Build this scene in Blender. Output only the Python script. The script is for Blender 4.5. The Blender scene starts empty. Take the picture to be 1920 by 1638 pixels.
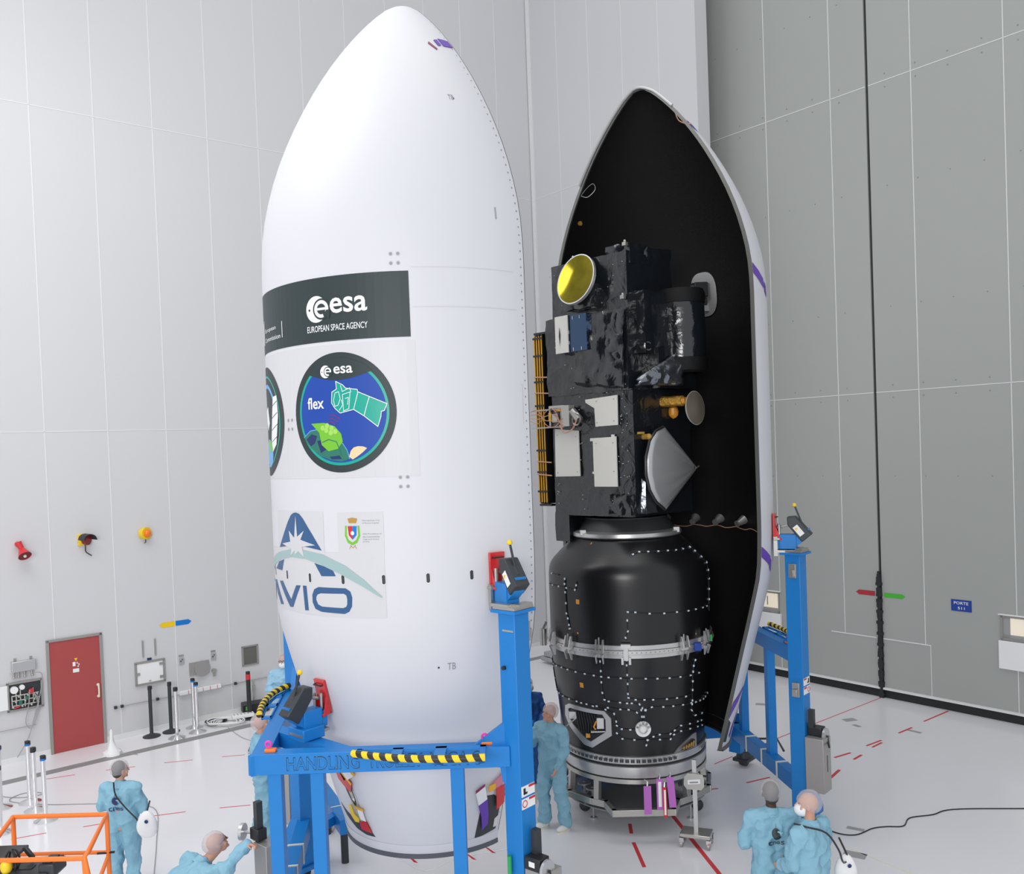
import bpy, bmesh, math, random
from mathutils import Vector, Matrix, noise
random.seed(7)
S = bpy.context.scene
COL = S.collection
PI = math.pi
V3 = Vector
def rad(d): return d*PI/180

# ------------------------------------------------------------------ camera, world, lights, exposure
cam_d = bpy.data.cameras.new('camera')
cam = bpy.data.objects.new('camera', cam_d); COL.objects.link(cam); S.camera = cam
pitch, roll = 0.0234, -0.0374
fwd = V3((0, math.cos(pitch), -math.sin(pitch))); up0 = V3((0, math.sin(pitch), math.cos(pitch))); rt0 = V3((1, 0, 0))
rt = math.cos(roll)*rt0 + math.sin(roll)*up0; up = -math.sin(roll)*rt0 + math.cos(roll)*up0
M = Matrix((rt, up, -fwd)).transposed().to_4x4(); M.translation = V3((0, 0, 5.4))
cam.matrix_world = M
cam_d.sensor_width = 36; cam_d.lens = 1680*36/1920; cam_d.sensor_fit = 'HORIZONTAL'
cam_d.shift_x = 0.0003; cam_d.shift_y = 60/1920
cam_d.clip_end = 200; cam_d.clip_start = .05
S.view_settings.view_transform = 'Standard'; S.view_settings.look = 'None'
S.view_settings.gamma = 1; S.view_settings.use_curve_mapping = False
S.view_settings.exposure = 0.0
w = bpy.data.worlds.new('world'); S.world = w; w.use_nodes = True
w.node_tree.nodes['Background'].inputs[0].default_value = (.93, .96, 1.0, 1)
w.node_tree.nodes['Background'].inputs[1].default_value = 0.74
yaw = 0.8869
dL = V3((math.sin(yaw), math.cos(yaw), 0)); dR = V3((math.cos(yaw), -math.sin(yaw), 0))
def W(l, r, z=0.0): return dL*l + dR*r + V3((0, 0, z))      # hall coordinates: along the left wall, along the right wall
def area(name, loc, target, sx, sy, power, col=(1, 1, 1)):
    d = bpy.data.lights.new(name, 'AREA'); d.shape = 'RECTANGLE'; d.size = sx; d.size_y = sy; d.energy = power; d.color = col
    o = bpy.data.objects.new(name, d); COL.objects.link(o); o.location = loc
    o.rotation_euler = (V3(target)-V3(loc)).to_track_quat('-Z', 'Y').to_euler(); return o
area('ceiling_or_fill_light', W(3, -7, 24), W(4, -8, 0), 14, 12, 430, (1, .985, .96))
area('ceiling_or_fill_light', W(10, -6, 24), W(10, -8, 0), 10, 8, 300, (1, .985, .96))
area('ceiling_or_fill_light', (-7, 9, 14), (-7.4, 13, 0), 7, 5, 520, (1, .985, .97))  # added fill lamp below ceiling height, brightens the left floor and wall
area('ceiling_or_fill_light', (-4, -7, 7.2), (-6.5, 14, -.5), 8, 4, 1250, (1, .98, .96))  # added low fill behind the camera, no ceiling fixture, lifts the lower left side

# ------------------------------------------------------------------ materials
def mat(name, col, rough=.5, metal=0., spec=.5, bump=0., bscale=40., var=0., vscale=3., coat=0., alpha=1., emit=None, detail=4., aniso=0., trans=0.):
    m = bpy.data.materials.new(name); m.use_nodes = True; nt = m.node_tree; N = nt.nodes; L = nt.links
    b = N['Principled BSDF']; I = b.inputs
    I['Base Color'].default_value = (*col, 1); I['Roughness'].default_value = rough; I['Metallic'].default_value = metal
    I['Specular IOR Level'].default_value = spec; I['Coat Weight'].default_value = coat; I['Alpha'].default_value = alpha
    I['Anisotropic'].default_value = aniso; I['Transmission Weight'].default_value = trans
    tc = N.new('ShaderNodeTexCoord')
    if var:
        n = N.new('ShaderNodeTexNoise'); n.inputs['Scale'].default_value = vscale; n.inputs['Detail'].default_value = 5
        L.new(tc.outputs['Object'], n.inputs['Vector'])
        r = N.new('ShaderNodeMapRange'); r.inputs['To Min'].default_value = 1-var; r.inputs['To Max'].default_value = 1+var
        L.new(n.outputs['Fac'], r.inputs['Value'])
        x = N.new('ShaderNodeVectorMath'); x.operation = 'SCALE'; x.inputs[0].default_value = col
        L.new(r.outputs['Result'], x.inputs['Scale']); L.new(x.outputs['Vector'], I['Base Color'])
    if bump:
        n = N.new('ShaderNodeTexNoise'); n.inputs['Scale'].default_value = bscale; n.inputs['Detail'].default_value = detail
        L.new(tc.outputs['Object'], n.inputs['Vector'])
        bp = N.new('ShaderNodeBump'); bp.inputs['Strength'].default_value = bump; bp.inputs['Distance'].default_value = .02
        L.new(n.outputs['Fac'], bp.inputs['Height']); L.new(bp.outputs['Normal'], I['Normal'])
    if emit: I['Emission Color'].default_value = (*emit[0], 1); I['Emission Strength'].default_value = emit[1]
    return m
def foil(name, col, rough, metal, strength, scale, spec=.5):
    m = mat(name, col, rough, metal, spec); nt = m.node_tree; N = nt.nodes; L = nt.links
    tc = N.new('ShaderNodeTexCoord'); v = N.new('ShaderNodeTexVoronoi'); v.inputs['Scale'].default_value = scale
    n = N.new('ShaderNodeTexNoise'); n.inputs['Scale'].default_value = scale*.6; n.inputs['Detail'].default_value = 3; n.inputs['Distortion'].default_value = 1.2
    mx = N.new('ShaderNodeMixRGB'); mx.inputs[0].default_value = .25
    L.new(tc.outputs['Object'], n.inputs['Vector']); L.new(n.outputs['Color'], mx.inputs[2]); L.new(tc.outputs['Object'], mx.inputs[1])
    L.new(mx.outputs[0], v.inputs['Vector'])
    bp = N.new('ShaderNodeBump'); bp.inputs['Strength'].default_value = strength; bp.inputs['Distance'].default_value = .03
    L.new(v.outputs['Distance'], bp.inputs['Height']); L.new(bp.outputs['Normal'], N['Principled BSDF'].inputs['Normal'])
    return m
K = {}
K['wall'] = mat('wall_panel_paint', (.62, .62, .635), .55, var=.02, vscale=.4)
K['wallR'] = mat('door_panel_paint', (.375, .39, .37), .6, var=.025, vscale=.5)
K['joint'] = mat('joint_sealant', (.75, .76, .76), .5)
K['dark_joint'] = mat('dark_gap', (.03, .033, .032), .7)
K['floor'] = mat('epoxy_floor', (.80, .79, .82), .22, spec=.4, var=.035, vscale=.7, bump=.02, bscale=3)
K['band'] = mat('grey_drain_strip', (.26, .26, .26), .5)
K['redline'] = mat('red_floor_tape', (.62, .045, .055), .5)
K['greytape'] = mat('grey_floor_tape', (.36, .36, .37), .5)
K['yeltape'] = mat('cream_floor_tape', (.8, .76, .6), .5)
K['white'] = mat('fairing_white_paint', (.655, .66, .695), .45, spec=.3, var=.012, vscale=1.2)
K['sheet'] = mat('white_vinyl_sheet', (.61, .61, .635), .4, spec=.35)
K['liner'] = mat('black_acoustic_liner', (.0075, .0075, .008), .55, spec=.25, bump=.35, bscale=160, var=.25, vscale=60)
K['rim'] = mat('fairing_rim', (.16, .16, .15), .45, .6)
K['ringgrey'] = mat('grey_base_ring', (.10, .105, .12), .5)
K['navy'] = mat('dark_slate_vinyl', (.020, .034, .037), .5, var=.08, vscale=30)
K['vwhite'] = mat('white_vinyl', (.83, .84, .85), .4)
K['royal'] = mat('royal_blue_vinyl', (.004, .055, .36), .55)
K['teal'] = mat('teal_vinyl', (.0, .36, .27), .4)
K['green'] = mat('leaf_green_vinyl', (.17, .50, .03), .4)
K['greenl'] = mat('pale_green_vinyl', (.35, .66, .12), .4)
K['dgreen'] = mat('dark_green_vinyl', (.02, .17, .12), .4)
K['navyb'] = mat('deep_blue_vinyl', (.01, .025, .12), .4)
K['peach'] = mat('peach_vinyl', (.9, .62, .36), .4)
K['maroon'] = mat('maroon_vinyl', (.25, .02, .08), .4)
K['sky'] = mat('sky_blue_vinyl', (.13, .38, .75), .4)
K['avblue'] = mat('emblem_blue_vinyl', (.03, .10, .24), .4)
K['sage'] = mat('sage_vinyl', (.33, .47, .47), .4)
K['gold'] = mat('emblem_gold', (.45, .27, .05), .4)
K['red'] = mat('red_paint', (.60, .02, .025), .3, coat=.3)
K['text'] = mat('grey_print', (.25, .26, .28), .5)
K['blue'] = mat('blue_frame_paint', (.010, .20, .57), .38, spec=.4, bump=.06, bscale=70, var=.04, vscale=8)
K['steel'] = mat('brushed_steel', (.50, .49, .46), .34, .85, bump=.05, bscale=90)
K['alu'] = mat('bare_aluminium', (.60, .60, .60), .35, .75)
K['chrome'] = mat('polished_chrome', (.80, .80, .81), .12, 1.)
K['cabinet'] = mat('stainless_cabinet', (.42, .40, .385), .42, .55)
K['black'] = mat('black_plastic', (.018, .019, .021), .4)
K['dgrey'] = mat('dark_grey_metal', (.045, .05, .055), .45, .3)
K['rubber'] = mat('black_rubber', (.02, .022, .022), .75)
K['yellow'] = mat('yellow_plastic', (.85, .60, .02), .4)
K['orange'] = mat('orange_paint', (.90, .20, .025), .4)
K['label'] = mat('white_label', (.85, .85, .85), .5)
K['lever'] = K['dgrey']
K['cfrp'] = mat('carbon_skin', (.0095, .0095, .011), .30, spec=.55, bump=.02, bscale=200, var=.12, vscale=80)
K['cable'] = mat('black_cable', (.01, .011, .014), .5)
K['tie'] = mat('pale_cable_tie', (.66, .76, .84), .5)
K['kapton'] = mat('orange_tape', (.75, .32, .03), .4)
K['foil'] = foil('black_thermal_foil', (.010, .0125, .016), .17, .0, .42, 5, .9)
K['foil2'] = foil('creased_black_foil', (.20, .215, .24), .22, .85, .5, 5, .8)
K['silver'] = mat('silver_foil', (.50, .51, .52), .33, .55, bump=.10, bscale=5, detail=2)
K['rad'] = mat('white_radiator', (.78, .77, .72), .45)
K['mirror'] = mat('blue_mirror_radiator', (.06, .10, .18), .08, .9)
K['goldmir'] = mat('gold_mirror', (.24, .20, .02), .10, 1., var=.6, vscale=4)
K['goldfoil'] = foil('gold_foil', (.75, .42, .08), .3, .8, .5, 30)
K['bronze'] = mat('brushed_reflector', (.40, .35, .28), .33, .6, aniso=.7)
K['wirepink'] = mat('copper_wire', (.62, .33, .22), .4)
K['glass'] = mat('pane_glass', (.75, .78, .78), .06, spec=.6, alpha=.25)
K['lit'] = mat('lit_room_behind', (.8, .7, .55), .6, emit=((.95, .82, .66), .55))
K['door'] = mat('red_door_paint', (.40, .065, .065), .45, var=.05, vscale=6)
K['frame'] = mat('steel_door_frame', (.36, .35, .33), .45, .4)
K['ivory'] = mat('ivory_plastic', (.80, .76, .62), .4)
K['navy_sign'] = mat('navy_sign', (.01, .05, .32), .4)
K['sgreen'] = mat('green_sign', (.06, .45, .03), .45)
K['sred'] = mat('red_sign', (.42, .02, .035), .45)
K['sblue'] = mat('blue_sign', (.0, .18, .60), .45)
K['syel'] = mat('yellow_sign', (.88, .58, .0), .45)
K['amber'] = mat('amber_lens', (.75, .16, .01), .2, emit=((1, .25, .02), .12))
K['redlens'] = mat('dark_red_lens', (.22, .012, .012), .35)
K['siren'] = mat('siren_red', (.65, .03, .04), .35)
K['sirenin'] = mat('siren_inside', (.16, .01, .015), .5)
K['cloth'] = mat('light_blue_coverall', (.25, .475, .60), .75, spec=.2, bump=1., bscale=11, var=.06, vscale=5)
K['cloth2'] = mat('pale_blue_coverall', (.32, .54, .70), .75, spec=.2, bump=1., bscale=11, var=.06, vscale=5)
K['gown'] = mat('royal_blue_gown', (.055, .16, .46), .7, spec=.2, bump=.5, bscale=14, var=.06, vscale=5)
K['skin'] = mat('skin', (.62, .33, .23), .55, spec=.3, var=.05, vscale=20)
K['skind'] = mat('dark_skin', (.10, .045, .028), .55, spec=.3)
K['hair'] = mat('dark_hair', (.05, .038, .034), .6)
K['hairg'] = mat('grey_hair', (.22, .20, .19), .6)
K['net'] = mat('hair_net', (.78, .76, .78), .7, spec=.2, alpha=.17, bump=.6, bscale=45)
K['netd'] = mat('hair_net_dense', (.80, .72, .73), .7, spec=.2, alpha=.25, bump=.6, bscale=45)
K['mask'] = mat('white_face_mask', (.82, .84, .86), .7)
K['clog'] = mat('white_clog', (.78, .77, .75), .4)
K['glove'] = mat('blue_glove', (.10, .36, .68), .5)
K['cuff'] = mat('white_cuff', (.75, .77, .78), .7)
K['purple'] = mat('purple_tag', (.13, .045, .42), .5)
K['violet'] = mat('violet_strip', (.47, .14, .52), .5)
K['ytape'] = mat('amber_tape', (.80, .42, .02), .45)
K['pink'] = mat('pink_wrap', (.75, .25, .35), .4, alpha=.8)
K['magenta'] = mat('magenta_knob', (.80, .05, .45), .4)
K['ledgreen'] = mat('green_handle', (.02, .35, .10), .4)
def hazard():
    m = mat('hazard_stripes', (.8, .6, .02), .45); nt = m.node_tree; N = nt.nodes; L = nt.links
    u = N.new('ShaderNodeUVMap'); s = N.new('ShaderNodeSeparateXYZ'); L.new(u.outputs['UV'], s.inputs[0])
    a = N.new('ShaderNodeMath'); a.operation = 'ADD'; L.new(s.outputs[0], a.inputs[0]); L.new(s.outputs[1], a.inputs[1])
    f = N.new('ShaderNodeMath'); f.operation = 'FRACT'; L.new(a.outputs[0], f.inputs[0])
    g = N.new('ShaderNodeMath'); g.operation = 'GREATER_THAN'; g.inputs[1].default_value = .5; L.new(f.outputs[0], g.inputs[0])
    x = N.new('ShaderNodeMixRGB'); x.inputs[1].default_value = (.9, .62, .01, 1); x.inputs[2].default_value = (.02, .02, .02, 1)
    L.new(g.outputs[0], x.inputs[0]); L.new(x.outputs[0], N['Principled BSDF'].inputs['Base Color']); return m
K['hazard'] = hazard()

# ------------------------------------------------------------------ mesh helpers
OFF = {}
def thing(name, label, cat, loc=(0, 0, 0), rz=0, group=None, local=False):
    o = bpy.data.objects.new(name, None); COL.objects.link(o); o.location = loc; o.rotation_euler = (0, 0, rz)
    o.empty_display_size = .1
    o['label'] = label; o['category'] = cat
    if group: o['group'] = group
    OFF[o] = V3((0, 0, 0)) if local else V3(loc); return o
def tag(o, label, cat, group=None, kind=None):
    o['label'] = label; o['category'] = cat
    if group: o['group'] = group
    if kind: o['kind'] = kind
    return o
class MB:
    def __init__(s): s.b = bmesh.new(); s.mi = 0
    def _f(s, vs):
        try: f = s.b.faces.new(vs); f.material_index = s.mi; return f
        except ValueError: return None
    def hexa(s, P):
        v = [s.b.verts.new(p) for p in P]
        for q in ((0, 3, 2, 1), (4, 5, 6, 7), (0, 1, 5, 4), (1, 2, 6, 5), (2, 3, 7, 6), (3, 0, 4, 7)): s._f([v[i] for i in q])
        return s
    def box(s, c, sz, ax=None):
        c = V3(c); X, Y, Z = ax or (V3((1, 0, 0)), V3((0, 1, 0)), V3((0, 0, 1)))
        a, b2, d = (X*sz[0]/2, Y*sz[1]/2, Z*sz[2]/2)
        return s.hexa([c-a-b2-d, c+a-b2-d, c+a+b2-d, c-a+b2-d, c-a-b2+d, c+a-b2+d, c+a+b2+d, c-a+b2+d])
    def beam(s, p, q, wd, h, up=(0, 0, 1)):
        p, q = V3(p), V3(q); d = (q-p); L = d.length; d.normalize(); sd = d.cross(V3(up)).normalized(); u = sd.cross(d)
        return s.box((p+q)/2, (L, wd, h), (d, sd, u))
    def ring(s, c, X, Y, n, rx, ry=None):
        ry = rx if ry is None else ry
        return [s.b.verts.new(V3(c)+X*rx*math.cos(2*PI*i/n)+Y*ry*math.sin(2*PI*i/n)) for i in range(n)]
    def bridge(s, A, B, closed=True):
        n = len(A)
        for i in range(n if closed else n-1): s._f([A[i], A[(i+1) % n], B[(i+1) % n], B[i]])
    def cyl(s, p, q, r0, r1=None, n=16, caps=True):
        p, q = V3(p), V3(q); d = (q-p).normalized(); X = d.orthogonal().normalized(); Y = d.cross(X)
        A = s.ring(p, X, Y, n, r0); B = s.ring(q, X, Y, n, r0 if r1 is None else r1); s.bridge(A, B)
        if caps: s._f(A[::-1]); s._f(B)
        return s
    def tube(s, pts, r, n=8, closed=False):
        pts = [V3(p) for p in pts]; R = []; X = None
        for i, p in enumerate(pts):
            a = pts[i-1] if (i or closed) else p; c = pts[(i+1) % len(pts)] if (i < len(pts)-1 or closed) else p
            d = (c-a).normalized() if (c-a).length > 1e-9 else V3((0, 0, 1))
            X = (X - d*X.dot(d)) if X is not None else d.orthogonal()
            if X.length < 1e-6: X = d.orthogonal()
            X.normalize(); rr = r[i] if isinstance(r, (list, tuple)) else r
            R.append(s.ring(p, X, d.cross(X), n, rr))
        for i in range(len(R)-1): s.bridge(R[i], R[i+1])
        if closed: s.bridge(R[-1], R[0])
        else: s._f(R[0][::-1]); s._f(R[-1])
        return s
    def ball(s, c, r, sc=(1, 1, 1), n=16, ax=None):
        c = V3(c); X, Y, Z = ax or (V3((1, 0, 0)), V3((0, 1, 0)), V3((0, 0, 1))); m = n//2; R = []
        for j in range(1, m):
            t = PI*j/m; R.append([s.b.verts.new(c + X*r*sc[0]*math.sin(t)*math.cos(2*PI*i/n)+Y*r*sc[1]*math.sin(t)*math.sin(2*PI*i/n)+Z*r*sc[2]*math.cos(t)) for i in range(n)])
        a = s.b.verts.new(c+Z*r*sc[2]); b2 = s.b.verts.new(c-Z*r*sc[2])
        for i in range(n): s._f([a, R[0][i], R[0][(i+1) % n]]); s._f([b2, R[-1][(i+1) % n], R[-1][i]])
        for j in range(m-2): s.bridge(R[j], R[j+1])
        return s
    def lathe(s, c, prof, n=64, a0=0, a1=2*PI):
        full = abs(a1-a0-2*PI) < 1e-6; k = n if full else n+1; c = V3(c); R = []
        for r, z in prof:
            R.append([s.b.verts.new(c+V3((r*math.cos(a0+(a1-a0)*i/n), r*math.sin(a0+(a1-a0)*i/n), z))) for i in range(k)])
        for j in range(len(R)-1):
            for i in range(n): s._f([R[j][i], R[j][(i+1) % k], R[j+1][(i+1) % k], R[j+1][i]])
        return s
    def prism(s, pts, vec):
        A = [s.b.verts.new(V3(p)) for p in pts]; B = [s.b.verts.new(V3(p)+V3(vec)) for p in pts]
        s._f(A[::-1]); s._f(B); s.bridge(A, B); return s
    def build(s, name, m, parent=None, smooth=40, bevel=0, off=None, sub=0):
        b = s.b
        bmesh.ops.remove_doubles(b, verts=b.verts, dist=1e-6)
        bmesh.ops.recalc_face_normals(b, faces=b.faces)
        o3 = V3(off) if off is not None else (OFF.get(parent, V3((0, 0, 0))) if parent is not None else V3((0, 0, 0)))
        for v in b.verts: v.co -= o3
        me = bpy.data.meshes.new(name); b.to_mesh(me); b.free()
        for x in (m if isinstance(m, (list, tuple)) else [m]): me.materials.append(x)
        if smooth:
            for p in me.polygons: p.use_smooth = True
            try: me.set_sharp_from_angle(angle=rad(smooth))
            except Exception: pass
        o = bpy.data.objects.new(name, me); COL.objects.link(o)
        if parent is not None: o.parent = parent; OFF[o] = o3
        else: o.location = o3; OFF[o] = o3
        if bevel:
            d = o.modifiers.new('bevel', 'BEVEL'); d.width = bevel; d.segments = 2; d.limit_method = 'ANGLE'
        return o
def smoothpath(pts, k=4):
    P = [V3(p) for p in pts]; out = []
    for i in range(len(P)-1):
        a, b, c, d = P[max(i-1, 0)], P[i], P[i+1], P[min(i+2, len(P)-1)]
        for j in range(k):
            t = j/k; out.append(.5*((2*b)+(c-a)*t+(2*a-5*b+4*c-d)*t*t+(3*b-a-3*c+d)*t**3))
    out.append(P[-1]); return out
def dup(root, loc=None, rz=None, label=None, group=None):
    r = root.copy(); COL.objects.link(r)
    if loc is not None: r.location = loc
    if rz is not None: r.rotation_euler = (0, 0, rz)
    if label: r['label'] = label
    if group: r['group'] = group
    for ch in list(root.children):
        c = ch.copy(); COL.objects.link(c); c.parent = r
        for g in list(ch.children):
            d = g.copy(); COL.objects.link(d); d.parent = c
    return r
# ---- flat artwork wrapped on a surface
_tc = {}
def text2d(txt, size=1., bold=0., sx=1.):
    cu = bpy.data.curves.new('t', 'FONT'); cu.body = txt; cu.size = size; cu.offset = bold; cu.align_x = 'LEFT'; cu.resolution_u = 3
    o = bpy.data.objects.new('t', cu); COL.objects.link(o)
    dg = bpy.context.evaluated_depsgraph_get(); me = bpy.data.meshes.new_from_object(o.evaluated_get(dg))
    bpy.data.objects.remove(o); bpy.data.curves.remove(cu)
    vs = [(v.co.x*sx, v.co.y) for v in me.vertices]; fs = [list(p.vertices) for p in me.polygons]
    bpy.data.meshes.remove(me); x0 = min(v[0] for v in vs); x1 = max(v[0] for v in vs); y0 = min(v[1] for v in vs); y1 = max(v[1] for v in vs)
    return vs, fs, (x0, y0, x1, y1)
class Art:
    """2-D shapes collected per material, mapped onto a surface with fn(x, y, off)."""
    def __init__(s, fn, maxlen=.12): s.fn = fn; s.ml = maxlen; s.b = bmesh.new(); s.mats = []; s.lay = {}
    def _mi(s, m):
        if m not in s.mats: s.mats.append(m)
        return s.mats.index(m)
    def _add(s, vs, fs, m, off):
        b = bmesh.new(); V = [b.verts.new((x, y, 0)) for x, y in vs]
        for f in fs:
            try: b.faces.new([V[i] for i in f])
            except ValueError: pass
        bmesh.ops.triangulate(b, faces=b.faces)
        for _ in range(5):
            e = [e for e in b.edges if e.calc_length() > s.ml]
            if not e: break
            bmesh.ops.subdivide_edges(b, edges=e, cuts=1, use_grid_fill=False)
            bmesh.ops.triangulate(b, faces=b.faces)
        i = s._mi(m); mp = {}
        for v in b.verts: mp[v] = s.b.verts.new(s.fn(v.co.x, v.co.y, off))
        for f in b.faces:
            try: g = s.b.faces.new([mp[v] for v in f.verts]); g.material_index = i
            except ValueError: pass
        b.free()
    def poly(s, pts, m, off=.004): s._add(pts, [list(range(len(pts)))], m, off)
    def disc(s, c, r, m, off=.004, n=64, ry=None):
        ry = ry or r; rings = 6; vs = [tuple(c)]; fs = []
        for k in range(1, rings+1):
            for i in range(n): vs.append((c[0]+r*k/rings*math.cos(2*PI*i/n), c[1]+ry*k/rings*math.sin(2*PI*i/n)))
        for i in range(n): fs.append([0, 1+i, 1+(i+1) % n])
        for k in range(rings-1):
            for i in range(n): a = 1+k*n; fs.append([a+i, a+n+i, a+n+(i+1) % n, a+(i+1) % n])
        s._add(vs, fs, m, off)
    def ring(s, c, r0, r1, m, off=.004, n=72, a0=0, a1=2*PI):
        vs = []; fs = []
        for i in range(n+1):
            a = a0+(a1-a0)*i/n; vs += [(c[0]+r0*math.cos(a), c[1]+r0*math.sin(a)), (c[0]+r1*math.cos(a), c[1]+r1*math.sin(a))]
        for i in range(n): fs.append([2*i, 2*i+1, 2*i+3, 2*i+2])
        s._add(vs, fs, m, off)
    def line(s, pts, wd, m, off=.006, closed=False):
        P = list(pts)+([pts[0]] if closed else [])
        for (x0, y0), (x1, y1) in zip(P, P[1:]):
            d = math.hypot(x1-x0, y1-y0) or 1; nx, ny = -(y1-y0)/d*wd/2, (x1-x0)/d*wd/2; ex, ey = (x1-x0)/d*wd*.3, (y1-y0)/d*wd*.3
            s.poly([(x0+nx-ex, y0+ny-ey), (x1+nx+ex, y1+ny+ey), (x1-nx+ex, y1-ny+ey), (x0-nx-ex, y0-ny-ey)], m, off)
    def text(s, txt, x, y, wd, m, off=.006, h=None, bold=0., slope=0.):
        vs, fs, (x0, y0, x1, y1) = text2d(txt, 1., bold); kx = wd/(x1-x0); ky = (h/(y1-y0)) if h else kx
        s._add([(x+(a-x0)*kx, y+(c-y0)*ky+(a-x0)*kx*slope) for a, c in vs], fs, m, off)
    def build(s, name, parent=None, off=None):
        b = s.b; o3 = V3(off) if off is not None else (OFF.get(parent, V3((0, 0, 0))) if parent is not None else V3((0, 0, 0)))
        bmesh.ops.recalc_face_normals(b, faces=b.faces)
        for v in b.verts: v.co -= o3
        me = bpy.data.meshes.new(name); b.to_mesh(me); b.free()
        for m in s.mats: me.materials.append(m)
        o = bpy.data.objects.new(name, me); COL.objects.link(o)
        if parent is not None: o.parent = parent
        else: o.location = o3
        OFF[o] = o3; return o
def struct(o): o['kind'] = 'structure'; return o

# ------------------------------------------------------------------ the hall
H = 20.0
WLr = -18.454            # plane of the left wall
WBl, WDl = 16.12, 17.33  # planes of the back wall and of the sliding doors
m = MB(); m.hexa([W(-22, WLr-.3, -.3), W(18.6, WLr-.3, -.3), W(18.6, 14, -.3), W(-22, 14, -.3), W(-22, WLr-.3, 0), W(18.6, WLr-.3, 0), W(18.6, 14, 0), W(-22, 14, 0)])
struct(m.build('floor', K['floor'], smooth=0))
m = MB(); m.hexa([W(-6, WLr-.3, 0), W(16.53, WLr-.3, 0), W(16.53, WLr, 0), W(-6, WLr, 0), W(-6, WLr-.3, H), W(16.53, WLr-.3, H), W(16.53, WLr, H), W(-6, WLr, H)])
m.mi = 1
for k in range(-8, 11):
    l = 3.84+1.115*k; m.box(W(l, WLr+.002, H/2), (.016, .008, H), (dL, dR, V3((0, 0, 1))))
for z in (6.03, 12.08, 18.1): m.box(W(5.2, WLr+.002, z), (21.8, .008, .014), (dL, dR, V3((0, 0, 1))))
m.box(W(5.2, WLr+.006, .05), (21.8, .014, .1), (dL, dR, V3((0, 0, 1))))
struct(m.build('wall_left', [K['wall'], K['joint']], smooth=0))
m = MB(); m.hexa([W(WBl, WLr, 0), W(16.53, WLr, 0), W(16.53, -12.77, 0), W(WBl, -12.77, 0), W(WBl, WLr, H), W(16.53, WLr, H), W(16.53, -12.77, H), W(WBl, -12.77, H)])
m.mi = 1
for r in (-17.3, -16.15, -15.0, -13.85): m.box(W(WBl-.002, r, H/2), (.008, .014, H), (dL, dR, V3((0, 0, 1))))
for z in (6.03, 12.08, 18.1): m.box(W(WBl-.002, -15.6, z), (.008, 5.65, .014), (dL, dR, V3((0, 0, 1))))
m.box(W(WBl-.02, -18.38, H/2), (.05, .1, H), (dL, dR, V3((0, 0, 1))))
struct(m.build('wall_back', [K['wall'], K['joint']], smooth=0))
# sliding doors of the right wall: two big leaves
def leaf(n, r0, r1, vert, lamp):
    m = MB(); m.hexa([W(WDl, r0, .17), W(WDl+.3, r0, .17), W(WDl+.3, r1, .17), W(WDl, r1, .17), W(WDl, r0, H), W(WDl+.3, r0, H), W(WDl+.3, r1, H), W(WDl, r1, H)])
    m.mi = 1; ax = (dL, dR, V3((0, 0, 1)))
    for r, z0 in vert: m.box(W(WDl-.002, r, (H+z0)/2), (.008, .014, H-z0), ax)
    for z in (6.25, 12.43): m.box(W(WDl-.002, (r0+r1)/2, z), (.008, r1-r0, .014), ax)
    m.box(W(WDl-.03, (r0+r1)/2, .2), (.06, r1-r0, .04), ax)
    if n == 2: m.box(W(WDl-.005, -8.93, 1.22), (.012, .98, .02), ax); m.box(W(WDl-.003, -8.45, .7), (.006, .012, 1.04), ax)
    else: m.box(W(WDl-.005, -10.08, 1.22), (.012, 1.02, .02), ax)
    m.mi = 2
    r = r0+.35
    while r < r1:
        for z in (6.13, 6.38, 12.3, 12.56): m.box(W(WDl-.003, r, z), (.008, .022, .022), ax)
        for z in (4.55, 7.95, 10.35, 14.3): m.box(W(WDl-.003, r, z), (.008, .02, .02), ax)
        r += .62
    m.mi = 3; m.box(W(WDl+.12, (r0+r1)/2, .085), (.2, r1-r0, .17), ax)
    o = struct(m.build('door_%d' % n, [K['wallR'], K['joint'], K['text'], K['rubber']], smooth=0)); return o
d2 = leaf(2, -9.43, 2.0, [(-8.55, 1.22), (-6.85, 0.2), (-5.3, .2)], None)
d3 = leaf(3, -16.0, -9.49, [(-10.27, 1.22), (-11.85, .2), (-13.5, .2)], None)
m = MB(); m.box(W(WDl+.1, -9.46, H/2), (.12, .06, H), (dL, dR, V3((0, 0, 1)))); m.build('gap_seal', K['dark_joint'], d2, smooth=0)
m = MB(); pts = []
for i in range(46):
    z = .02+2.55*i/45; wd = .045 + .012*math.sin(i*1.7)+.008*math.sin(i*3.1)
    if i == 45: wd = .02
    m.box(W(WDl-.03, -9.475, z), (.06, wd*2, .06), (dL, dR, V3((0, 0, 1))))
m.build('brush_seal', K['rubber'], d2, smooth=0)
struct(d2)
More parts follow.
